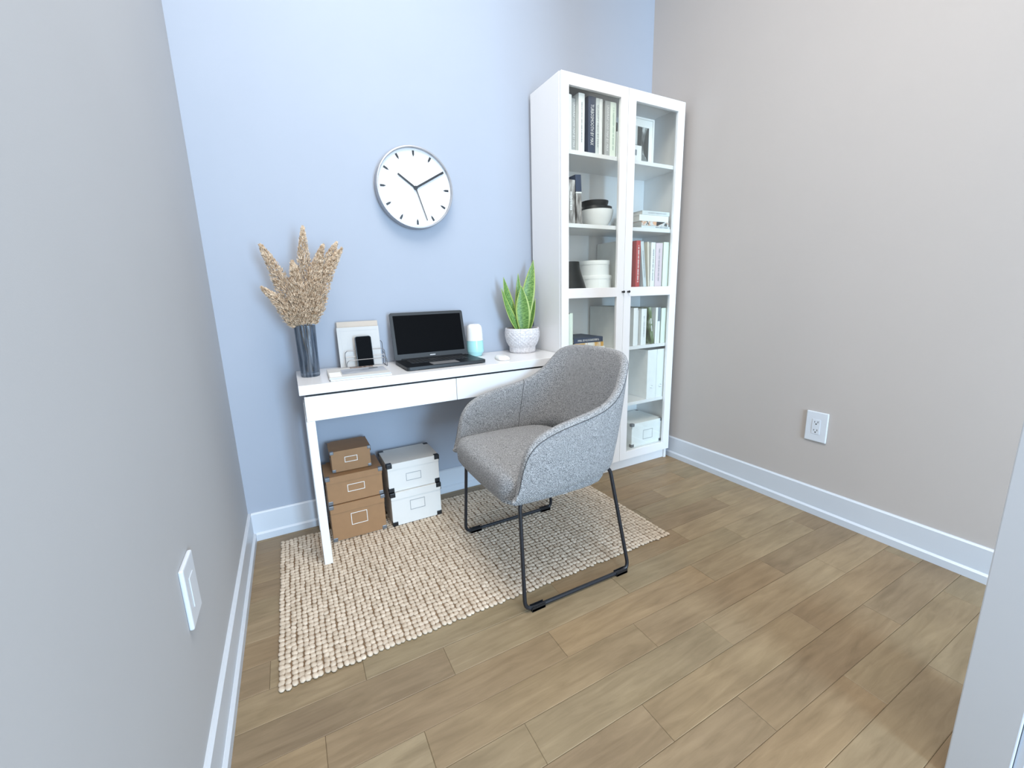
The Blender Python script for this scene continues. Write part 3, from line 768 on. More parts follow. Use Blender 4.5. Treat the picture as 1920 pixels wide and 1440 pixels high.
for k in range(12):
    a = 30*k
    A = R(a); d = (math.sin(A), math.cos(A)); p = (math.cos(A), -math.sin(A)); w = 0.0047
    poly = [(CKX+d[0]*r_+p[0]*q, CKZ+d[1]*r_+p[1]*q) for r_, q in ((0.158, w), (0.158, -w), (0.142, -w*0.9), (0.132, 0), (0.142, w*0.9))]
    mb = MB(); mb.prism(poly, 'y', yh+0.0005, yh+0.0015); mb.build('hour_mark', M_BLACK, ck)
bar('hour_hand', -54.6, -0.004, 0.094, 0.0042, 0.0036, yh-0.003)
bar('minute_hand', 59.8, -0.004, 0.157, 0.0045, 0.0042, yh-0.005)
bar('second_hand', 161.7, -0.006, 0.146, 0.0019, 0.0015, yh-0.007, th=0.0008)
mb = MB(); mb.tube([(CKX, yh-0.0085, CKZ), (CKX, yh+0.001, CKZ)], 0.0085, 20); mb.build('hub', M_BLACK, ck, smooth=40)

# ------------------------------------------------------------------ things on the desk
ZT = DZ+0.0004
# ribbed smoked glass vase
def smoke_glass():
    mt = bpy.data.materials.new('smoke_glass'); mt.use_nodes = True
    nt = mt.node_tree; nt.nodes.clear()
    out = nt.nodes.new('ShaderNodeOutputMaterial')
    tr = nt.nodes.new('ShaderNodeBsdfTransparent'); tr.inputs[0].default_value = (0.72, 0.755, 0.79, 1)
    pb = nt.nodes.new('ShaderNodeBsdfPrincipled'); pb.inputs['Base Color'].default_value = (0.15, 0.17, 0.20, 1); pb.inputs['Roughness'].default_value = 0.12
    tc = nt.nodes.new('ShaderNodeTexCoord'); mp = nt.nodes.new('ShaderNodeMapping'); mp.inputs['Scale'].default_value = (1, 1, 0.08)
    n = nt.nodes.new('ShaderNodeTexNoise'); n.inputs['Scale'].default_value = 110
    nt.links.new(tc.outputs['Object'], mp.inputs[0]); nt.links.new(mp.outputs[0], n.inputs['Vector'])
    bp = nt.nodes.new('ShaderNodeBump'); bp.inputs['Strength'].default_value = 0.6; bp.inputs['Distance'].default_value = 0.003
    nt.links.new(n.outputs['Fac'], bp.inputs['Height']); nt.links.new(bp.outputs[0], pb.inputs['Normal'])
    mx = nt.nodes.new('ShaderNodeMixShader')
    rr_ = nt.nodes.new('ShaderNodeValToRGB'); rr_.color_ramp.elements[0].position = 0.4; rr_.color_ramp.elements[0].color = (0.06, 0.06, 0.06, 1)
    rr_.color_ramp.elements[1].position = 0.62; rr_.color_ramp.elements[1].color = (0.55, 0.55, 0.55, 1)
    nt.links.new(n.outputs['Fac'], rr_.inputs[0]); nt.links.new(rr_.outputs[0], mx.inputs[0])
    nt.links.new(tr.outputs[0], mx.inputs[1]); nt.links.new(pb.outputs[0], mx.inputs[2]); nt.links.new(mx.outputs[0], out.inputs[0])
    return mt
M_SMOKE = smoke_glass()
M_WIRE = mat('steel_wire', (0.30, 0.30, 0.31, 1), 0.35, 0.7, var=0.05)
VX, VY = 0.055, 1.850
VH = 0.205
va = thing('glass_vase', 'ribbed smoky grey glass vase holding dried pampas grass', 'vase', (VX, VY, ZT))
pr = [(0.0, ZT), (0.033, ZT), (0.035, ZT+0.003), (0.0355, ZT+0.02), (0.0365, ZT+0.12), (0.0385, ZT+VH), (0.036, ZT+VH), (0.0335, ZT+0.12), (0.0325, ZT+0.015), (0.0, ZT+0.012)]
MB().lathe(pr, VX, VY, 96, ribs=16, rib_amp=0.022).build('vase_body', M_SMOKE, va, smooth=50)

# pampas plumes
def plume_mat():
    mt, nt, b = nmat('pampas_fluff')
    tc = nt.nodes.new('ShaderNodeTexCoord')
    n = nt.nodes.new('ShaderNodeTexNoise'); n.inputs['Scale'].default_value = 75; n.inputs['Detail'].default_value = 5
    nt.links.new(tc.outputs['Object'], n.inputs['Vector'])
    r = nt.nodes.new('ShaderNodeValToRGB')
    r.color_ramp.elements[0].position = 0.32; r.color_ramp.elements[0].color = (0.36, 0.235, 0.14, 1)
    r.color_ramp.elements[1].position = 0.68; r.color_ramp.elements[1].color = (0.80, 0.64, 0.47, 1)
    nt.links.new(n.outputs['Fac'], r.inputs[0]); nt.links.new(r.outputs[0], b.inputs['Base Color'])
    b.inputs['Roughness'].default_value = 0.9; b.inputs['Specular IOR Level'].default_value = 0.1
    return mt
M_PLUME = plume_mat()
M_STEM = mat('dry_stem', (0.30, 0.19, 0.10, 1), 0.8, var=0.2)
def pampas(label, tip, width, seed, base_in, start=0.18, n=2550):
    rnd = random.Random(seed)
    t = thing('pampas_stem', label, 'dried grass', (VX, VY, ZT+0.02), 'dried pampas stems in the glass vase')
    b0 = Vector((VX-base_in[0]*0.6, VY-base_in[1]*0.6, ZT+0.018))
    mouth = Vector((VX+base_in[0]*1.1, VY+base_in[1]*1.1, ZT+VH-0.012))
    tip = Vector(tip)
    mid_dir = (tip-mouth)
    L = mid_dir.length
    bend = Vector((mid_dir.x*-0.10, mid_dir.y*-0.1, 0.05*L))
    def pos(s):   # s 0..1 from mouth to tip
        return mouth+mid_dir*s+bend*math.sin(PI*s)*0.8
    MB().tube([b0, mouth*0.5+b0*0.5, mouth]+[pos(s) for s in (0.15, 0.3, 0.5, 0.7)], 0.0024, 6, r_end=0.001).build('stem', M_STEM, t, smooth=60)
    mb = MB()
    for i in range(n):
        s = rnd.random()**1.05
        s = 0.05+0.95*s
        c = pos(s); tn = (pos(min(1, s+0.02))-pos(s-0.02)).normalized()
        prof = width*(min(1.0, 0.42+s*2.3) if s < 0.25 else (1-(s-0.25)/0.75)**0.62*0.96+0.04)
        a = rnd.uniform(0, 2*PI)
        e1 = tn.cross(Vector((0.3, 1, 0.1))).normalized(); e2 = tn.cross(e1)
        rad = (e1*math.cos(a)+e2*math.sin(a))
        rr = prof*math.sqrt(rnd.random())
        p = c+rad*rr*0.9
        d = (tn*(rnd.uniform(0.5, 1.1)+1.6*s*s)+rad*rnd.uniform(0.2, 0.9)+Vector((rnd.uniform(-.5, .5), rnd.uniform(-.5, .5), rnd.uniform(-.5, .3)))).normalized()
        l = rnd.uniform(0.009, 0.020)*(1.05-0.5*s); w = rnd.uniform(0.0011, 0.0022)
        s1 = d.cross(Vector((rnd.uniform(-1, 1), rnd.uniform(-1, 1), rnd.uniform(-1, 1)))).normalized(); s2 = d.cross(s1)
        m0 = p+d*l*0.4
        mb.add([p, m0+s1*w, m0-s1*w*0.5+s2*w*0.87, m0-s1*w*0.5-s2*w*0.87, p+d*l], [(0, 2, 1), (0, 3, 2), (0, 1, 3), (4, 1, 2), (4, 2, 3), (4, 3, 1)])
    me = bpy.data.meshes.new('plume')
    org = t.location
    me.from_pydata([Vector(v)-org for v in mb.v], [], mb.f); me.materials.append(M_PLUME)
    o = bpy.data.objects.new('plume', me); COL.objects.link(o); o.parent = t
pampas('tallest pampas plume standing upright above the vase', (0.092, 1.860, 1.318), 0.038, 1, (0.010, 0.012), n=2890)
pampas('pampas plume sweeping high toward the left wall', (-0.058, 1.850, 1.246), 0.042, 2, (-0.014, 0.004), n=3060)
pampas('lowest pampas plume drooping sideways over the vase rim', (-0.072, 1.840, 1.092), 0.033, 3, (-0.018, -0.006), n=2210)
pampas('shorter upright pampas plume in front of the bunch', (0.040, 1.822, 1.186), 0.038, 4, (-0.004, -0.016), n=2720)
pampas('pampas plume just beside the tallest one toward the laptop', (0.155, 1.838, 1.250), 0.038, 5, (0.006, -0.012), n=2890)
pampas('pampas plume second from the laptop side of the bunch', (0.208, 1.862, 1.264), 0.038, 6, (0.014, 0.010), n=2890)
pampas('outermost pampas plume leaning toward the laptop', (0.222, 1.846, 1.240), 0.040, 8, (0.018, -0.004), n=2890)

# papers, wire holder, phone
M_SHEET = mat('white_card', (0.52, 0.515, 0.50, 1), 0.7, var=0.01)
M_BEIGE = mat('beige_card', (0.50, 0.43, 0.36, 1), 0.7, var=0.02)
def leaning(name, label, cat, x0, x1, ybot, lean, z0, h, mt, th=0.002, rot=0.0):
    t = thing(name, label, cat, ((x0+x1)/2, ybot, z0))
    MB().box(x0, x1, ybot, ybot+th, z0, z0+h, 0.0004).build('sheet', mt, t)
    t.rotation_euler = (-lean, 0, rot)
    return t
leaning('card_sheet', 'beige card standing at the back of the wire holder', 'card', 0.186, 0.362, 1.970, R(6), ZT+0.004, 0.200, M_BEIGE)
wc = leaning('card_sheet', 'white card with a fine border in the wire holder', 'card', 0.182, 0.362, 1.956, R(6), ZT+0.004, 0.176, M_SHEET, 0.003)
M_LINE = mat('fine_grey_line', (0.50, 0.50, 0.50, 1), 0.7, var=0.02)
yl = 1.9554
for bx_ in ((0.196, 0.356, 0.160, 0.1612), (0.196, 0.1972, 0.01, 0.160)):
    MB().box(bx_[0], bx_[1], yl, yl+0.0008, ZT+0.004+bx_[2], ZT+0.004+bx_[3]).build('border_line', M_LINE, wc)
for xx in (0.222, 0.228): MB().box(xx, xx+0.0012, yl, yl+0.0008, ZT+0.05, ZT+0.115).build('fine_line', M_LINE, wc)
org = thing('wire_holder', 'thin silver wire letter holder with phone and cards', 'letter holder', (0.29, 1.935, ZT))
def wire_loop(x0, x1, yy, z0, z1, rc=0.016):
    pts = [(x0, yy, z0)]
    for k in range(7): a = PI-PI/2*k/6; pts.append((x0+rc+rc*math.cos(a), yy, z1-rc+rc*math.sin(a)))
    for k in range(7): a = PI/2-PI/2*k/6; pts.append((x1-rc+rc*math.cos(a), yy, z1-rc+rc*math.sin(a)))
    pts.append((x1, yy, z0))
    return pts
wr = 0.0016
MB().tube(wire_loop(0.203, 0.374, 1.985, ZT+0.002, ZT+0.112), wr, 6).build('wire_loop', M_WIRE, org, smooth=60)
MB().tube(wire_loop(0.203, 0.374, 1.940, ZT+0.002, ZT+0.078), wr, 6).build('wire_loop', M_WIRE, org, smooth=60)
MB().tube(wire_loop(0.203, 0.374, 1.903, ZT+0.002, ZT+0.040), wr, 6).build('wire_loop', M_WIRE, org, smooth=60)
MB().tube([(0.203, 1.940, ZT+0.050), (0.374, 1.940, ZT+0.050)], wr*0.8, 6).build('cross_wire', M_WIRE, org)
for xx in (0.203, 0.374): MB().tube([(xx, 1.903, ZT+0.002), (xx, 1.985, ZT+0.002)], wr, 6).build('base_wire', M_WIRE, org)
for zz in (0.018, 0.030): MB().tube([(0.374, 1.903, ZT+zz), (0.374, 1.985, ZT+zz*2.2)], wr*0.8, 6).build('side_wire', M_WIRE, org)
ph_ = thing('phone', 'black mobile phone leaning upright in the wire holder', 'phone', (0.284, 1.910, ZT+0.004))
def rounded_rect(x0, x1, z0, z1, r_, n=5):
    pts = []
    for cx_, cz_, a0 in ((x1-r_, z1-r_, 0), (x0+r_, z1-r_, 90), (x0+r_, z0+r_, 180), (x1-r_, z0+r_, 270)):
        for k in range(n+1):
            a = R(a0+90*k/n); pts.append((cx_+r_*math.cos(a), cz_+r_*math.sin(a)))
    return pts
MB().prism(rounded_rect(0.249, 0.319, ZT+0.004, ZT+0.142, 0.010), 'y', 1.909, 1.917).build('phone_case', M_BLACK, ph_)
M_SCREEN = mat('black_screen', (0.002, 0.0022, 0.0028, 1), 0.5, var=0.05, spec=0.04)
MB().prism(rounded_rect(0.2515, 0.3165, ZT+0.0065, ZT+0.1395, 0.008), 'y', 1.9084, 1.909).build('phone_screen', M_SCREEN, ph_)
ph_.rotation_euler = (R(-9), 0, R(3))

# magazine lying open-covered at the desk edge
mg = thing('magazine', 'white magazine with small pictures lying flat beside the vase', 'magazine', (0.225, 1.77, ZT), None)
mz = 0.014
MB().box(0.118, 0.345, 1.668, 1.880, ZT, ZT+mz*0.45, 0.001).build('lower_pages', M_PAPER, mg)
MB().box(0.114, 0.343, 1.664, 1.884, ZT+mz*0.45, ZT+mz, 0.0015).build('cover', M_SHEET, mg)
zc_ = ZT+mz+0.0002
C_STRIP = photo_mat('magazine_strip', [srgb(55, 50, 48), srgb(120, 98, 86), srgb(170, 166, 164)], 70, (1, 0.4, 1))
C_GREYWASH = photo_mat('magazine_wash', [srgb(125, 132, 142), srgb(150, 156, 166), srgb(172, 176, 182)], 12)
MB().box(0.205, 0.300, 1.845, 1.876, zc_, zc_+0.0006).build('picture_strip', C_STRIP, mg)
MB().box(0.165, 0.338, 1.720, 1.835, zc_, zc_+0.0005).build('pale_picture', C_GREYWASH, mg)
MB().box(0.118, 0.160, 1.675, 1.780, zc_, zc_+0.0005).build('text_panel', C_WHITE, mg)
MB().box(0.276, 0.312, 1.800, 1.822, zc_+0.0006, zc_+0.001).build('dark_picture', C_DARK, mg)
for k in range(4): MB().box(0.240+k*0.010, 0.2425+k*0.010, 1.775, 1.792, zc_+0.0006, zc_+0.001).build('print_mark', M_TXT_G, mg)
mb = MB(); mb.tube([(0.166, 1.745, zc_), (0.20, 1.755, zc_), (0.24, 1.768, zc_)], 0.0012, 5); mb.build('pen_line', M_TXT_G, mg)
mb = MB(); mb.tube([(0.27, 1.768, zc_), (0.30, 1.76, zc_), (0.335, 1.752, zc_)], 0.0012, 5); mb.build('pen_line', M_TXT_G, mg)
mg.rotation_euler = (0, 0, R(-2))

# laptop
M_LAP = mat('dark_grey_alloy', (0.014, 0.016, 0.018, 1), 0.5, 0.0, var=0.05)
M_DECK = mat('black_deck', (0.006, 0.007, 0.009, 1), 0.4, 0.0, var=0.05, spec=0.15)
M_PAD = mat('grey_trackpad', (0.16, 0.16, 0.165, 1), 0.45, var=0.03)
LX0, LX1, LY0, LY1 = 0.414, 0.776, 1.704, 1.928
lp = thing('laptop', 'open black laptop with dark screen on the white desk', 'laptop', ((LX0+LX1)/2, (LY0+LY1)/2, ZT))
MB().prism(rounded_rect(LX0, LX1, LY0, LY1, 0.014), 'z', ZT+0.003, ZT+0.015).build('base', M_LAP, lp, smooth=30)
MB().prism(rounded_rect(LX0+0.002, LX1-0.002, LY0+0.002, LY1-0.002, 0.013), 'z', ZT+0.015, ZT+0.0158).build('deck', M_DECK, lp)
mb = MB()
for r_ in range(6):
    for c_ in range(14):
        kx = LX0+0.045+c_*0.0195; ky = LY0+0.098+r_*0.0168
        mb.box(kx, kx+0.0165, ky, ky+0.0140, ZT+0.0158, ZT+0.0172)
M_KEY = mat('black_key', (0.016, 0.017, 0.019, 1), 0.5, var=0.05)
k_ = mb.build('keyboard', M_KEY, lp); k_['kind'] = 'stuff'
MB().box(LX0+0.118, LX0+0.240, LY0+0.012, LY0+0.082, ZT+0.0157, ZT+0.0163, 0.0002).build('trackpad', M_PAD, lp)
for xx in (LX0+0.03, LX1-0.03): MB().box(xx-0.01, xx+0.01, LY0+0.01, LY0+0.02, ZT, ZT+0.003).build('rubber_foot', M_BLACK, lp)
for xx in (LX0+0.03, LX1-0.03): MB().box(xx-0.01, xx+0.01, LY1-0.02, LY1-0.01, ZT, ZT+0.003).build('rubber_foot', M_BLACK, lp)
mb = MB(); mb.tube([(LX0+0.03, LY1-0.004, ZT+0.016), (LX1-0.03, LY1-0.004, ZT+0.016)], 0.0055, 12); mb.build('hinge', M_DECK, lp, smooth=40)
TL = R(14); SHT = 0.222
def scr(x, s, d):   # point on the tilted lid: s up the lid, d toward the viewer
    return (x, LY1-0.002+s*math.sin(TL)-d*math.cos(TL), ZT+0.016+s*math.cos(TL)+d*math.sin(TL))
def slab(name, poly, d0, d1, mt):
    n = len(poly); mb = MB()
    vs_ = [scr(p[0], p[1], d0) for p in poly]+[scr(p[0], p[1], d1) for p in poly]
    fs_ = [tuple(range(n)), tuple(range(2*n-1, n-1, -1))]+[(i, (i+1) % n, n+(i+1) % n, n+i) for i in range(n)]
    mb.add(vs_, fs_); return mb.build(name, mt, lp)
slab('lid', rounded_rect(LX0+0.001, LX1-0.001, 0.0, SHT, 0.010), -0.003, 0.003, M_LAP)
slab('screen', rounded_rect(LX0+0.015, LX1-0.014, 0.026, SHT-0.014, 0.002), 0.003, 0.0034, M_SCREEN)
M_LOGO = mat('logo_silver', (0.6, 0.6, 0.6, 1), 0.4, var=0.05)
for k in range(6): 
    xx = (LX0+LX1)/2-0.012+k*0.0045
    slab('logo_mark', [(xx, 0.011), (xx+0.0034, 0.011), (xx+0.0034, 0.0155), (xx, 0.0155)], 0.003, 0.0033, M_LOGO)

# white and turquoise tumbler
M_TEAL = mat('turquoise_plastic', (0.36, 0.66, 0.66, 1), 0.25, var=0.02)
M_WPLAS = mat('white_plastic', (0.80, 0.80, 0.78, 1), 0.3, var=0.01)
TX, TY = 0.826, 1.945
tu = thing('tumbler', 'tumbler with turquoise base and white top beside the laptop', 'tumbler', (TX, TY, ZT))
MB().lathe([(0, ZT), (0.031, ZT), (0.034, ZT+0.003), (0.035, ZT+0.010), (0.043, ZT+0.020), (0.0445, ZT+0.026), (0.043, ZT+0.055), (0.0415, ZT+0.078), (0, ZT+0.078)], TX, TY, 40).build('cup', M_TEAL, tu, smooth=35)
MB().lathe([(0, ZT+0.0785), (0.0413, ZT+0.0785), (0.040, ZT+0.12), (0.038, ZT+0.140), (0.034, ZT+0.152), (0.024, ZT+0.160), (0, ZT+0.161)], TX, TY, 40).build('lid', M_WPLAS, tu, smooth=35)

# mouse
ms = thing('computer_mouse', 'flat white computer mouse between the laptop and plant', 'mouse', (0.885, 1.760, ZT))
mb = MB(); vs_ = []; fs_ = []; nu, nv = 24, 7
for j in range(nv+1):
    ph1 = PI/2*j/nv
    for k in range(nu):
        a = 2*PI*k/nu
        ca, sa = math.cos(a), math.sin(a)
        ex = 0.6
        X = math.copysign(abs(ca)**ex, ca)*0.031*math.cos(ph1)**0.5; Y = math.copysign(abs(sa)**ex, sa)*0.055*math.cos(ph1)**0.5
        vs_.append((0.885+X*math.cos(-0.2)-Y*math.sin(-0.2), 1.760+X*math.sin(-0.2)+Y*math.cos(-0.2), ZT+0.001+0.017*math.sin(ph1)))
for j in range(nv):
    for k in range(nu): fs_.append((j*nu+k, j*nu+(k+1) % nu, (j+1)*nu+(k+1) % nu, (j+1)*nu+k))
fs_.append(tuple(range(nu-1, -1, -1)))
mb.add(vs_, fs_); mb.build('mouse_shell', M_WPLAS, ms, smooth=60)

# potted snake plant
def pot_mat():
    mt, nt, b = nmat('lattice_concrete')
    tc = nt.nodes.new('ShaderNodeTexCoord')
    n = nt.nodes.new('ShaderNodeTexNoise'); n.inputs['Scale'].default_value = 120; n.inputs['Detail'].default_value = 4
    nt.links.new(tc.outputs['Object'], n.inputs['Vector'])
    r = nt.nodes.new('ShaderNodeValToRGB')
    r.color_ramp.elements[0].position = 0.3; r.color_ramp.elements[0].color = (0.50, 0.48, 0.49, 1)
    r.color_ramp.elements[1].position = 0.65; r.color_ramp.elements[1].color = (0.70, 0.68, 0.69, 1)
    nt.links.new(n.outputs['Fac'], r.inputs[0]); nt.links.new(r.outputs[0], b.inputs['Base Color'])
    bp = nt.nodes.new('ShaderNodeBump'); bp.inputs['Strength'].default_value = 0.5; bp.inputs['Distance'].default_value = 0.002
    nt.links.new(n.outputs['Fac'], bp.inputs['Height']); nt.links.new(bp.outputs[0], b.inputs['Normal'])
    b.inputs['Roughness'].default_value = 0.85
    return mt
PX_, PY_ = 1.086, 1.915
pp = thing('potted_plant', 'snake plant in a grey patterned pot beside the bookcase', 'plant', (PX_, PY_, ZT))
# pot with a raised diamond lattice around its belly
def pot_r(z):
    pts = [(0, 0.064), (0.006, 0.068), (0.030, 0.069), (0.034, 0.072), (0.055, 0.083), (0.085, 0.0905), (0.110, 0.0905), (0.128, 0.087)]
    for (z0_, r0_), (z1_, r1_) in zip(pts[:-1], pts[1:]):
        if z <= z1_: return r0_+(r1_-r0_)*(z-z0_)/(z1_-z0_)
    return pts[-1][1]
nz, na = 52, 160
vs_ = []; fs_ = []
for j in range(nz+1):
    z = 0.128*j/nz
    for k in range(na):
        a = 2*PI*k/na
        rel = 0.0
        if 0.036 < z < 0.112:
            u_ = a*24/(2*PI); w_ = (z-0.036)/0.076*4
            rel = 0.0022*max(0, abs(math.sin(PI*(u_+w_)))**3, abs(math.sin(PI*(u_-w_)))**3)-0.0008
        elif z < 0.030:
            rel = 0.0008*math.sin(a*40)
        elif z > 0.114: rel = 0.0012
        rr = pot_r(z)+rel
        vs_.append((PX_+rr*math.cos(a), PY_+rr*math.sin(a), ZT+z))
for j in range(nz):
    for k in range(na): fs_.append((j*na+k, j*na+(k+1) % na, (j+1)*na+(k+1) % na, (j+1)*na+k))
b0 = len(vs_)
for rr, z in ((0.082, 0.128), (0.079, 0.105)):
    for k in range(na): vs_.append((PX_+rr*math.cos(2*PI*k/na), PY_+rr*math.sin(2*PI*k/na), ZT+z))
top = nz*na
for k in range(na):
    k2 = (k+1) % na
    fs_.append((top+k, top+k2, b0+k2, b0+k)); fs_.append((b0+k, b0+k2, b0+na+k2, b0+na+k))
fs_.append(tuple(range(na-1, -1, -1)))
MB().add(vs_, fs_).build('pot', pot_mat(), pp, smooth=60)
M_SOIL = mat('potting_soil', (0.05, 0.04, 0.035, 1), 0.95, var=0.4, vscale=150, bump=0.6, bscale=200)
MB().lathe([(0, ZT+0.100), (0.079, ZT+0.100), (0.079, ZT+0.112), (0.04, ZT+0.115), (0, ZT+0.116)], PX_, PY_, 32).build('soil', M_SOIL, pp, smooth=40)
def leaf_mat():
    mt, nt, b = nmat('snake_leaf')
    uv = nt.nodes.new('ShaderNodeUVMap'); uv.uv_map = 'UVMap'
    sp = nt.nodes.new('ShaderNodeSeparateXYZ'); nt.links.new(uv.outputs[0], sp.inputs[0])
    # banding across the blade
    mp = nt.nodes.new('ShaderNodeMapping'); mp.inputs['Scale'].default_value = (2.0, 22, 1)
    nt.links.new(uv.outputs[0], mp.inputs[0])
    n = nt.nodes.new('ShaderNodeTexNoise'); n.inputs['Scale'].default_value = 2.2; n.inputs['Detail'].default_value = 3
    nt.links.new(mp.outputs[0], n.inputs['Vector'])
    r = nt.nodes.new('ShaderNodeValToRGB')
    r.color_ramp.elements[0].position = 0.38; r.color_ramp.elements[0].color = (0.060, 0.150, 0.028, 1)
    r.color_ramp.elements[1].position = 0.62; r.color_ramp.elements[1].color = (0.185, 0.330, 0.085, 1)
    nt.links.new(n.outputs['Fac'], r.inputs[0])
    # yellow margin
    d = nt.nodes.new('ShaderNodeMath'); d.operation = 'SUBTRACT'; nt.links.new(sp.outputs[0], d.inputs[0]); d.inputs[1].default_value = 0.5
    ab = nt.nodes.new('ShaderNodeMath'); ab.operation = 'ABSOLUTE'; nt.links.new(d.outputs[0], ab.inputs[0])
    rm = nt.nodes.new('ShaderNodeValToRGB'); rm.color_ramp.elements[0].position = 0.37; rm.color_ramp.elements[1].position = 0.45
    rm.color_ramp.elements[0].color = (0, 0, 0, 1); rm.color_ramp.elements[1].color = (1, 1, 1, 1)
    nt.links.new(ab.outputs[0], rm.inputs[0])
    mx = nt.nodes.new('ShaderNodeMix'); mx.data_type = 'RGBA'
    nt.links.new(rm.outputs[0], mx.inputs[0]); nt.links.new(r.outputs[0], mx.inputs[6]); mx.inputs[7].default_value = (0.36, 0.46, 0.12, 1)
    nt.links.new(mx.outputs[2], b.inputs['Base Color'])
    b.inputs['Roughness'].default_value = 0.4
    return mt
M_LEAF = leaf_mat()
def leaf(base, tip, wid, facing, curl=0.25, bow=0.0, wpos=0.42):
    base, tip = Vector(base), Vector(tip)
    ax = tip-base; L = ax.length
    f_ = Vector((math.cos(facing), math.sin(facing), 0))      # the way the upper face looks
    nrm = (f_-ax.normalized()*f_.dot(ax.normalized())).normalized()
    side = ax.normalized().cross(nrm)
    vs_ = []; fs_ = []; uv = []; ns, nc = 18, 6
    for j in range(ns+1):
        s = j/ns
        if s < wpos: w = wid*(0.62+0.38*math.sin(PI/2*s/wpos))
        else: w = wid*max(0.0, 1-((s-wpos)/(1-wpos))**1.7)
        w = max(w, 0.0006)
        c = base+ax*s-nrm*bow*L*math.sin(PI*s)
        for k in range(nc+1):
            q = k/nc*2-1
            vs_.append(c+side*w*q+nrm*(curl*w*(q*q)+0.0)); uv.append((k/nc, s))
    m_ = nc+1
    for j in range(ns):
        for k in range(nc): fs_.append((j*m_+k, j*m_+k+1, (j+1)*m_+k+1, (j+1)*m_+k))
    me = bpy.data.meshes.new('leaf'); o0 = origin_of(pp)
    me.from_pydata([v-o0 for v in vs_], [], fs_)
    ul = me.uv_layers.new(name='UVMap')
    for lpz in me.loops: ul.data[lpz.index].uv = uv[lpz.vertex_index]
    for p_ in me.polygons: p_.use_smooth = True
    me.materials.append(M_LEAF)
    o = bpy.data.objects.new('leaf', me); COL.objects.link(o); o.parent = pp
    sd = o.modifiers.new('thickness', 'SOLIDIFY'); sd.thickness = 0.0022; sd.offset = 0
SZ = ZT+0.108
FC = R(-120)
leaf((PX_+0.010, PY_+0.014, SZ), (1.168, 1.925, 1.212), 0.034, FC, 0.25, -0.02, 0.5)      # tall one
leaf((PX_+0.000, PY_-0.022, SZ), (1.070, 1.885, 1.082), 0.037, FC, 0.25, 0.0, 0.45)       # front
leaf((PX_-0.018, PY_+0.014, SZ), (0.990, 1.925, 1.126), 0.030, R(-80), 0.25, 0.05, 0.42)
leaf((PX_-0.024, PY_-0.010, SZ), (0.966, 1.905, 1.072), 0.023, R(-70), 0.35, 0.06, 0.28)
leaf((PX_+0.030, PY_-0.006, SZ), (1.164, 1.905, 1.014), 0.020, R(-150), 0.35, 0.05, 0.25)
leaf((PX_+0.002, PY_+0.026, SZ), (1.086, 1.945, 1.146), 0.022, FC, 0.2, 0.0, 0.40)
leaf((PX_+0.026, PY_+0.016, SZ), (1.140, 1.935, 1.095), 0.028, R(-125), 0.25, 0.0, 0.45)

# ------------------------------------------------------------------ armchair
CC = 1.312      # centre line (y); the chair faces -x
ch = thing('armchair', 'grey tweed armchair on black tubular sled legs by the desk', 'chair', (0.80, CC, 0.0))
HALF = [  # bottom x, bottom half-width | top x, top half-width, top z
    (.561, .250, .563, .252, .418), (.566, .252, .569, .255, .452), (.574, .253, .578, .257, .490), (.583, .254, .587, .259, .530), (.596, .255, .602, .261, .567),
    (.616, .257, .628, .263, .597), (.650, .259, .670, .266, .619), (.70, .26, .73, .268, .636), (.76, .26, .805, .269, .650),
    (.825, .259, .872, .265, .662), (.880, .254, .932, .257, .682), (.928, .242, .982, .243, .716), (.960, .221, 1.020, .224, .762),
    (.982, .188, 1.050, .200, .800), (.998, .138, 1.080, .150, .819), (1.006, .070, 1.096, .078, .824), (1.008, 0.0, 1.098, 0.0, .825)]
full_ = [(a, -b_, c, -d, e) for a, b_, c, d, e in HALF]+[(a, b_, c, d, e) for a, b_, c, d, e in reversed(HALF[:-1])]
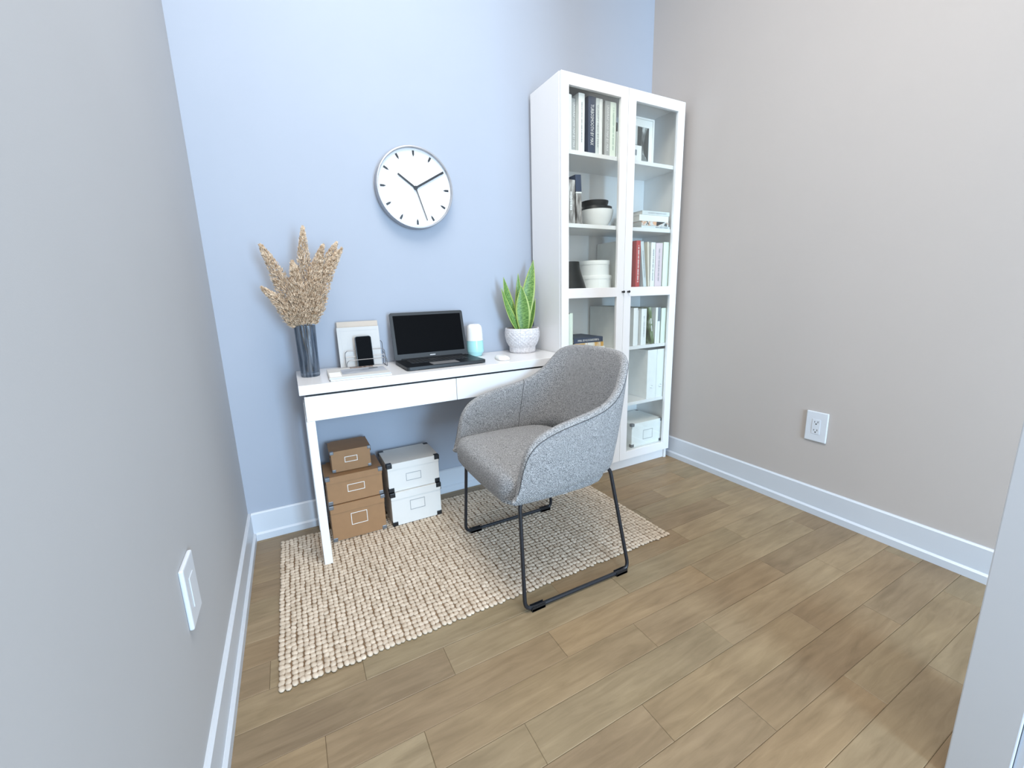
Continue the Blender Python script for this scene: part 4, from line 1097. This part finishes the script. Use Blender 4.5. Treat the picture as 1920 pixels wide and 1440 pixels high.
# refine by Catmull-Rom so the shell is smooth
def cr(p0, p1, p2, p3, t):
    return tuple(0.5*((2*b_)+(-a+c)*t+(2*a-5*b_+4*c-d)*t*t+(-a+3*b_-3*c+d)*t**3) for a, b_, c, d in zip(p0, p1, p2, p3))
path = []
for i in range(len(full_)-1):
    p0 = full_[max(i-1, 0)]; p3 = full_[min(i+2, len(full_)-1)]
    for k in range(3): path.append(cr(p0, full_[i], full_[i+1], p3, k/3))
path.append(full_[-1])
N = len(path)
def tang(i, ix, iy):
    a, b_ = path[max(i-1, 0)], path[min(i+1, N-1)]
    v = Vector((b_[ix]-a[ix], b_[iy]-a[iy])); return v.normalized()
TH = 0.0150
def section(i):
    bx_, by_, tx_, ty_, tz_ = path[i]
    tb = tang(i, 0, 1); tt = tang(i, 2, 3)
    # outward normal (path runs near arm -> back -> far arm)
    nb = Vector((tb.y, -tb.x)); ntp = Vector((tt.y, -tt.x))
    rear = max(0, min(1, (bx_-0.60)/0.38))
    zb = 0.398+0.022*rear
    pts = []
    def P(s, off):   # s 0 bottom..1 top
        x_ = bx_+(tx_-bx_)*s; y_ = by_+(ty_-by_)*s
        n_ = (nb*(1-s)+ntp*s).normalized()
        bulge = 0.006*math.sin(PI*min(s, 1))*(1 if off > 0 else 0.3)
        return (x_+n_.x*(off+bulge), CC+y_+n_.y*(off+bulge), zb+(tz_-zb)*s)
    Hh = tz_-zb
    rt_ = min(TH, Hh*0.45)/max(Hh, 1e-3)
    rb_ = min(0.022, Hh*0.3)/max(Hh, 1e-3)
    pts.append(P(0.0, -TH)); 
    for s in (0.25, 0.5, 0.75): pts.append(P(s*(1-rt_), -TH))
    for k in range(7):
        a = PI-PI*k/6
        pts.append(P(1-rt_+rt_*math.sin(a), TH*math.cos(a)))
    for s in (0.75, 0.5, 0.25): pts.append(P(rb_+s*(1-rt_-rb_), TH))
    pts.append(P(rb_, TH)); pts.append(P(rb_*0.3, TH*0.75)); pts.append(P(0.0, TH*0.2))
    return pts
secs = [section(i) for i in range(N)]
M_ = len(secs[0])
vs_ = [p for s in secs for p in s]; fs_ = []
for i in range(N-1):
    for k in range(M_):
        k2 = (k+1) % M_
        fs_.append((i*M_+k, i*M_+k2, (i+1)*M_+k2, (i+1)*M_+k))
# rounded front caps of the arms
for i, sgn in ((0, -1), (N-1, -1)):
    base_ring = secs[i]
    c = Vector((0, 0, 0))
    for p in base_ring: c += Vector(p)
    c /= M_
    prev_k = i*M_
    for q, (sh, fwd) in enumerate(((0.93, 0.003), (0.72, 0.006), (0.4, 0.007))):
        k0 = len(vs_)
        for p in base_ring:
            v = Vector(p); w = c+(v-c)*1.0
            # shrink only across the thickness, keep the height
            w = Vector((v.x-fwd, c.y+(v.y-c.y)*sh, c.z+(v.z-c.z)*(0.97 if sh > .9 else (0.9 if sh > .6 else 0.8))))
            vs_.append(tuple(w))
        for k in range(M_):
            k2 = (k+1) % M_
            fs_.append((prev_k+k, prev_k+k2, k0+k2, k0+k))
        prev_k = k0
    fs_.append(tuple(prev_k+k for k in range(M_)))
shell = MB().add(vs_, fs_).build('backrest_shell', M_TWEED, ch, smooth=180)
# seams: welt along the outer top edge, and the upright joints between arms and back
mb = MB(); mb.tube([Vector(secs[i][10])+Vector((0, 0, -0.001)) for i in range(3, N-3)], 0.0014, 6); mb.build('welt_seam', M_SEAM, ch, smooth=60)
for i in (int(N*0.29), N-1-int(N*0.29)):
    mb = MB(); mb.tube([secs[i][k] for k in range(0, 8)], 0.0012, 6); mb.build('joint_seam', M_SEAM, ch, smooth=60)
# seat cushion following the inside of the shell
outl = []
for i in range(0, N, 3):
    bx_, by_ = path[i][0], path[i][1]
    tb = tang(i, 0, 1); nb = Vector((tb.y, -tb.x))
    outl.append(Vector((bx_-nb.x*0.012, by_-nb.y*0.012)))
fr = []
y_a, y_b = outl[-1].y, outl[0].y
for k in range(1, 12):
    q = k/12; fr.append(Vector((outl[0].x-0.018-0.012*math.sin(PI*q)**0.6, y_a+(y_b-y_a)*q)))
outl = outl+fr
cen = Vector((0.77, 0.0)); no = len(outl)
layers = [(0.374, 0.93), (0.377, 0.97), (0.388, 0.992), (0.410, 1.0), (0.440, 1.0), (0.456, 0.985), (0.467, 0.95), (0.475, 0.88), (0.481, 0.72), (0.484, 0.5), (0.485, 0.25)]
vs_ = []; fs_ = []
for z, s in layers:
    for p in outl:
        q = cen+(p-cen)*s; vs_.append((q.x, CC+q.y, z+0.012*max(0, min(1, (q.x-0.57)/0.35))*-0.3))
for j in range(len(layers)-1):
    for k in range(no): fs_.append((j*no+k, j*no+(k+1) % no, (j+1)*no+(k+1) % no, (j+1)*no+k))
fs_.append(tuple(range(no-1, -1, -1))); fs_.append(tuple((len(layers)-1)*no+k for k in range(no)))
MB().add(vs_, fs_).build('seat_cushion', M_TWEED, ch, smooth=180)
# sled legs
def fillet(pts, rad, n=6):
    out = [Vector(pts[0])]
    for i in range(1, len(pts)-1):
        p, a, b_ = Vector(pts[i]), Vector(pts[i-1]), Vector(pts[i+1])
        d1, d2 = (a-p).normalized(), (b_-p).normalized()
        r_ = min(rad, (a-p).length*0.45, (b_-p).length*0.45)
        s, e = p+d1*r_, p+d2*r_
        for k in range(n+1):
            t = k/n; out.append(s*(1-t)**2+p*2*t*(1-t)+e*t*t)
    out.append(Vector(pts[-1])); return out
LR = 0.0068
def sled(yf, ytop, zf):
    z0 = zf+LR+0.003
    pts = [(0.70, ytop, 0.392), (0.592, ytop, 0.392), (0.583, yf, z0), (1.032, yf-0.006, z0), (0.966, ytop, 0.424), (0.86, ytop, 0.424)]
    o = MB().tube(fillet(pts, 0.035), LR, 12).build('sled_leg', M_DARKMETAL, ch, smooth=60)
    for x0_ in (0.605, 0.968):
        yy = yf-0.006*(x0_-0.58)/0.45
        mb = MB(); mb.box(x0_, x0_+0.052, yy-0.0095, yy+0.0095, zf, zf+0.010, 0.001)
        mb.box(x0_, x0_+0.052, yy-0.0095, yy-0.0078, zf, zf+0.017); mb.box(x0_, x0_+0.052, yy+0.0078, yy+0.0095, zf, zf+0.017)
        mb.build('glide', M_BLACK, ch)
sled(1.048, 1.085, 0.0)
sled(1.572, 1.540, RUG_Z-0.001)
MB().tube([(0.69, 1.085, 0.392), (0.69, 1.540, 0.392)], LR, 10).build('cross_bar', M_DARKMETAL, ch, smooth=60)
MB().tube([(0.88, 1.085, 0.424), (0.88, 1.540, 0.424)], LR, 10).build('cross_bar', M_DARKMETAL, ch, smooth=60)
MB().box(0.62, 0.93, CC-0.20, CC+0.20, 0.366, 0.38, 0.004).build('seat_base', M_BLACK, ch)
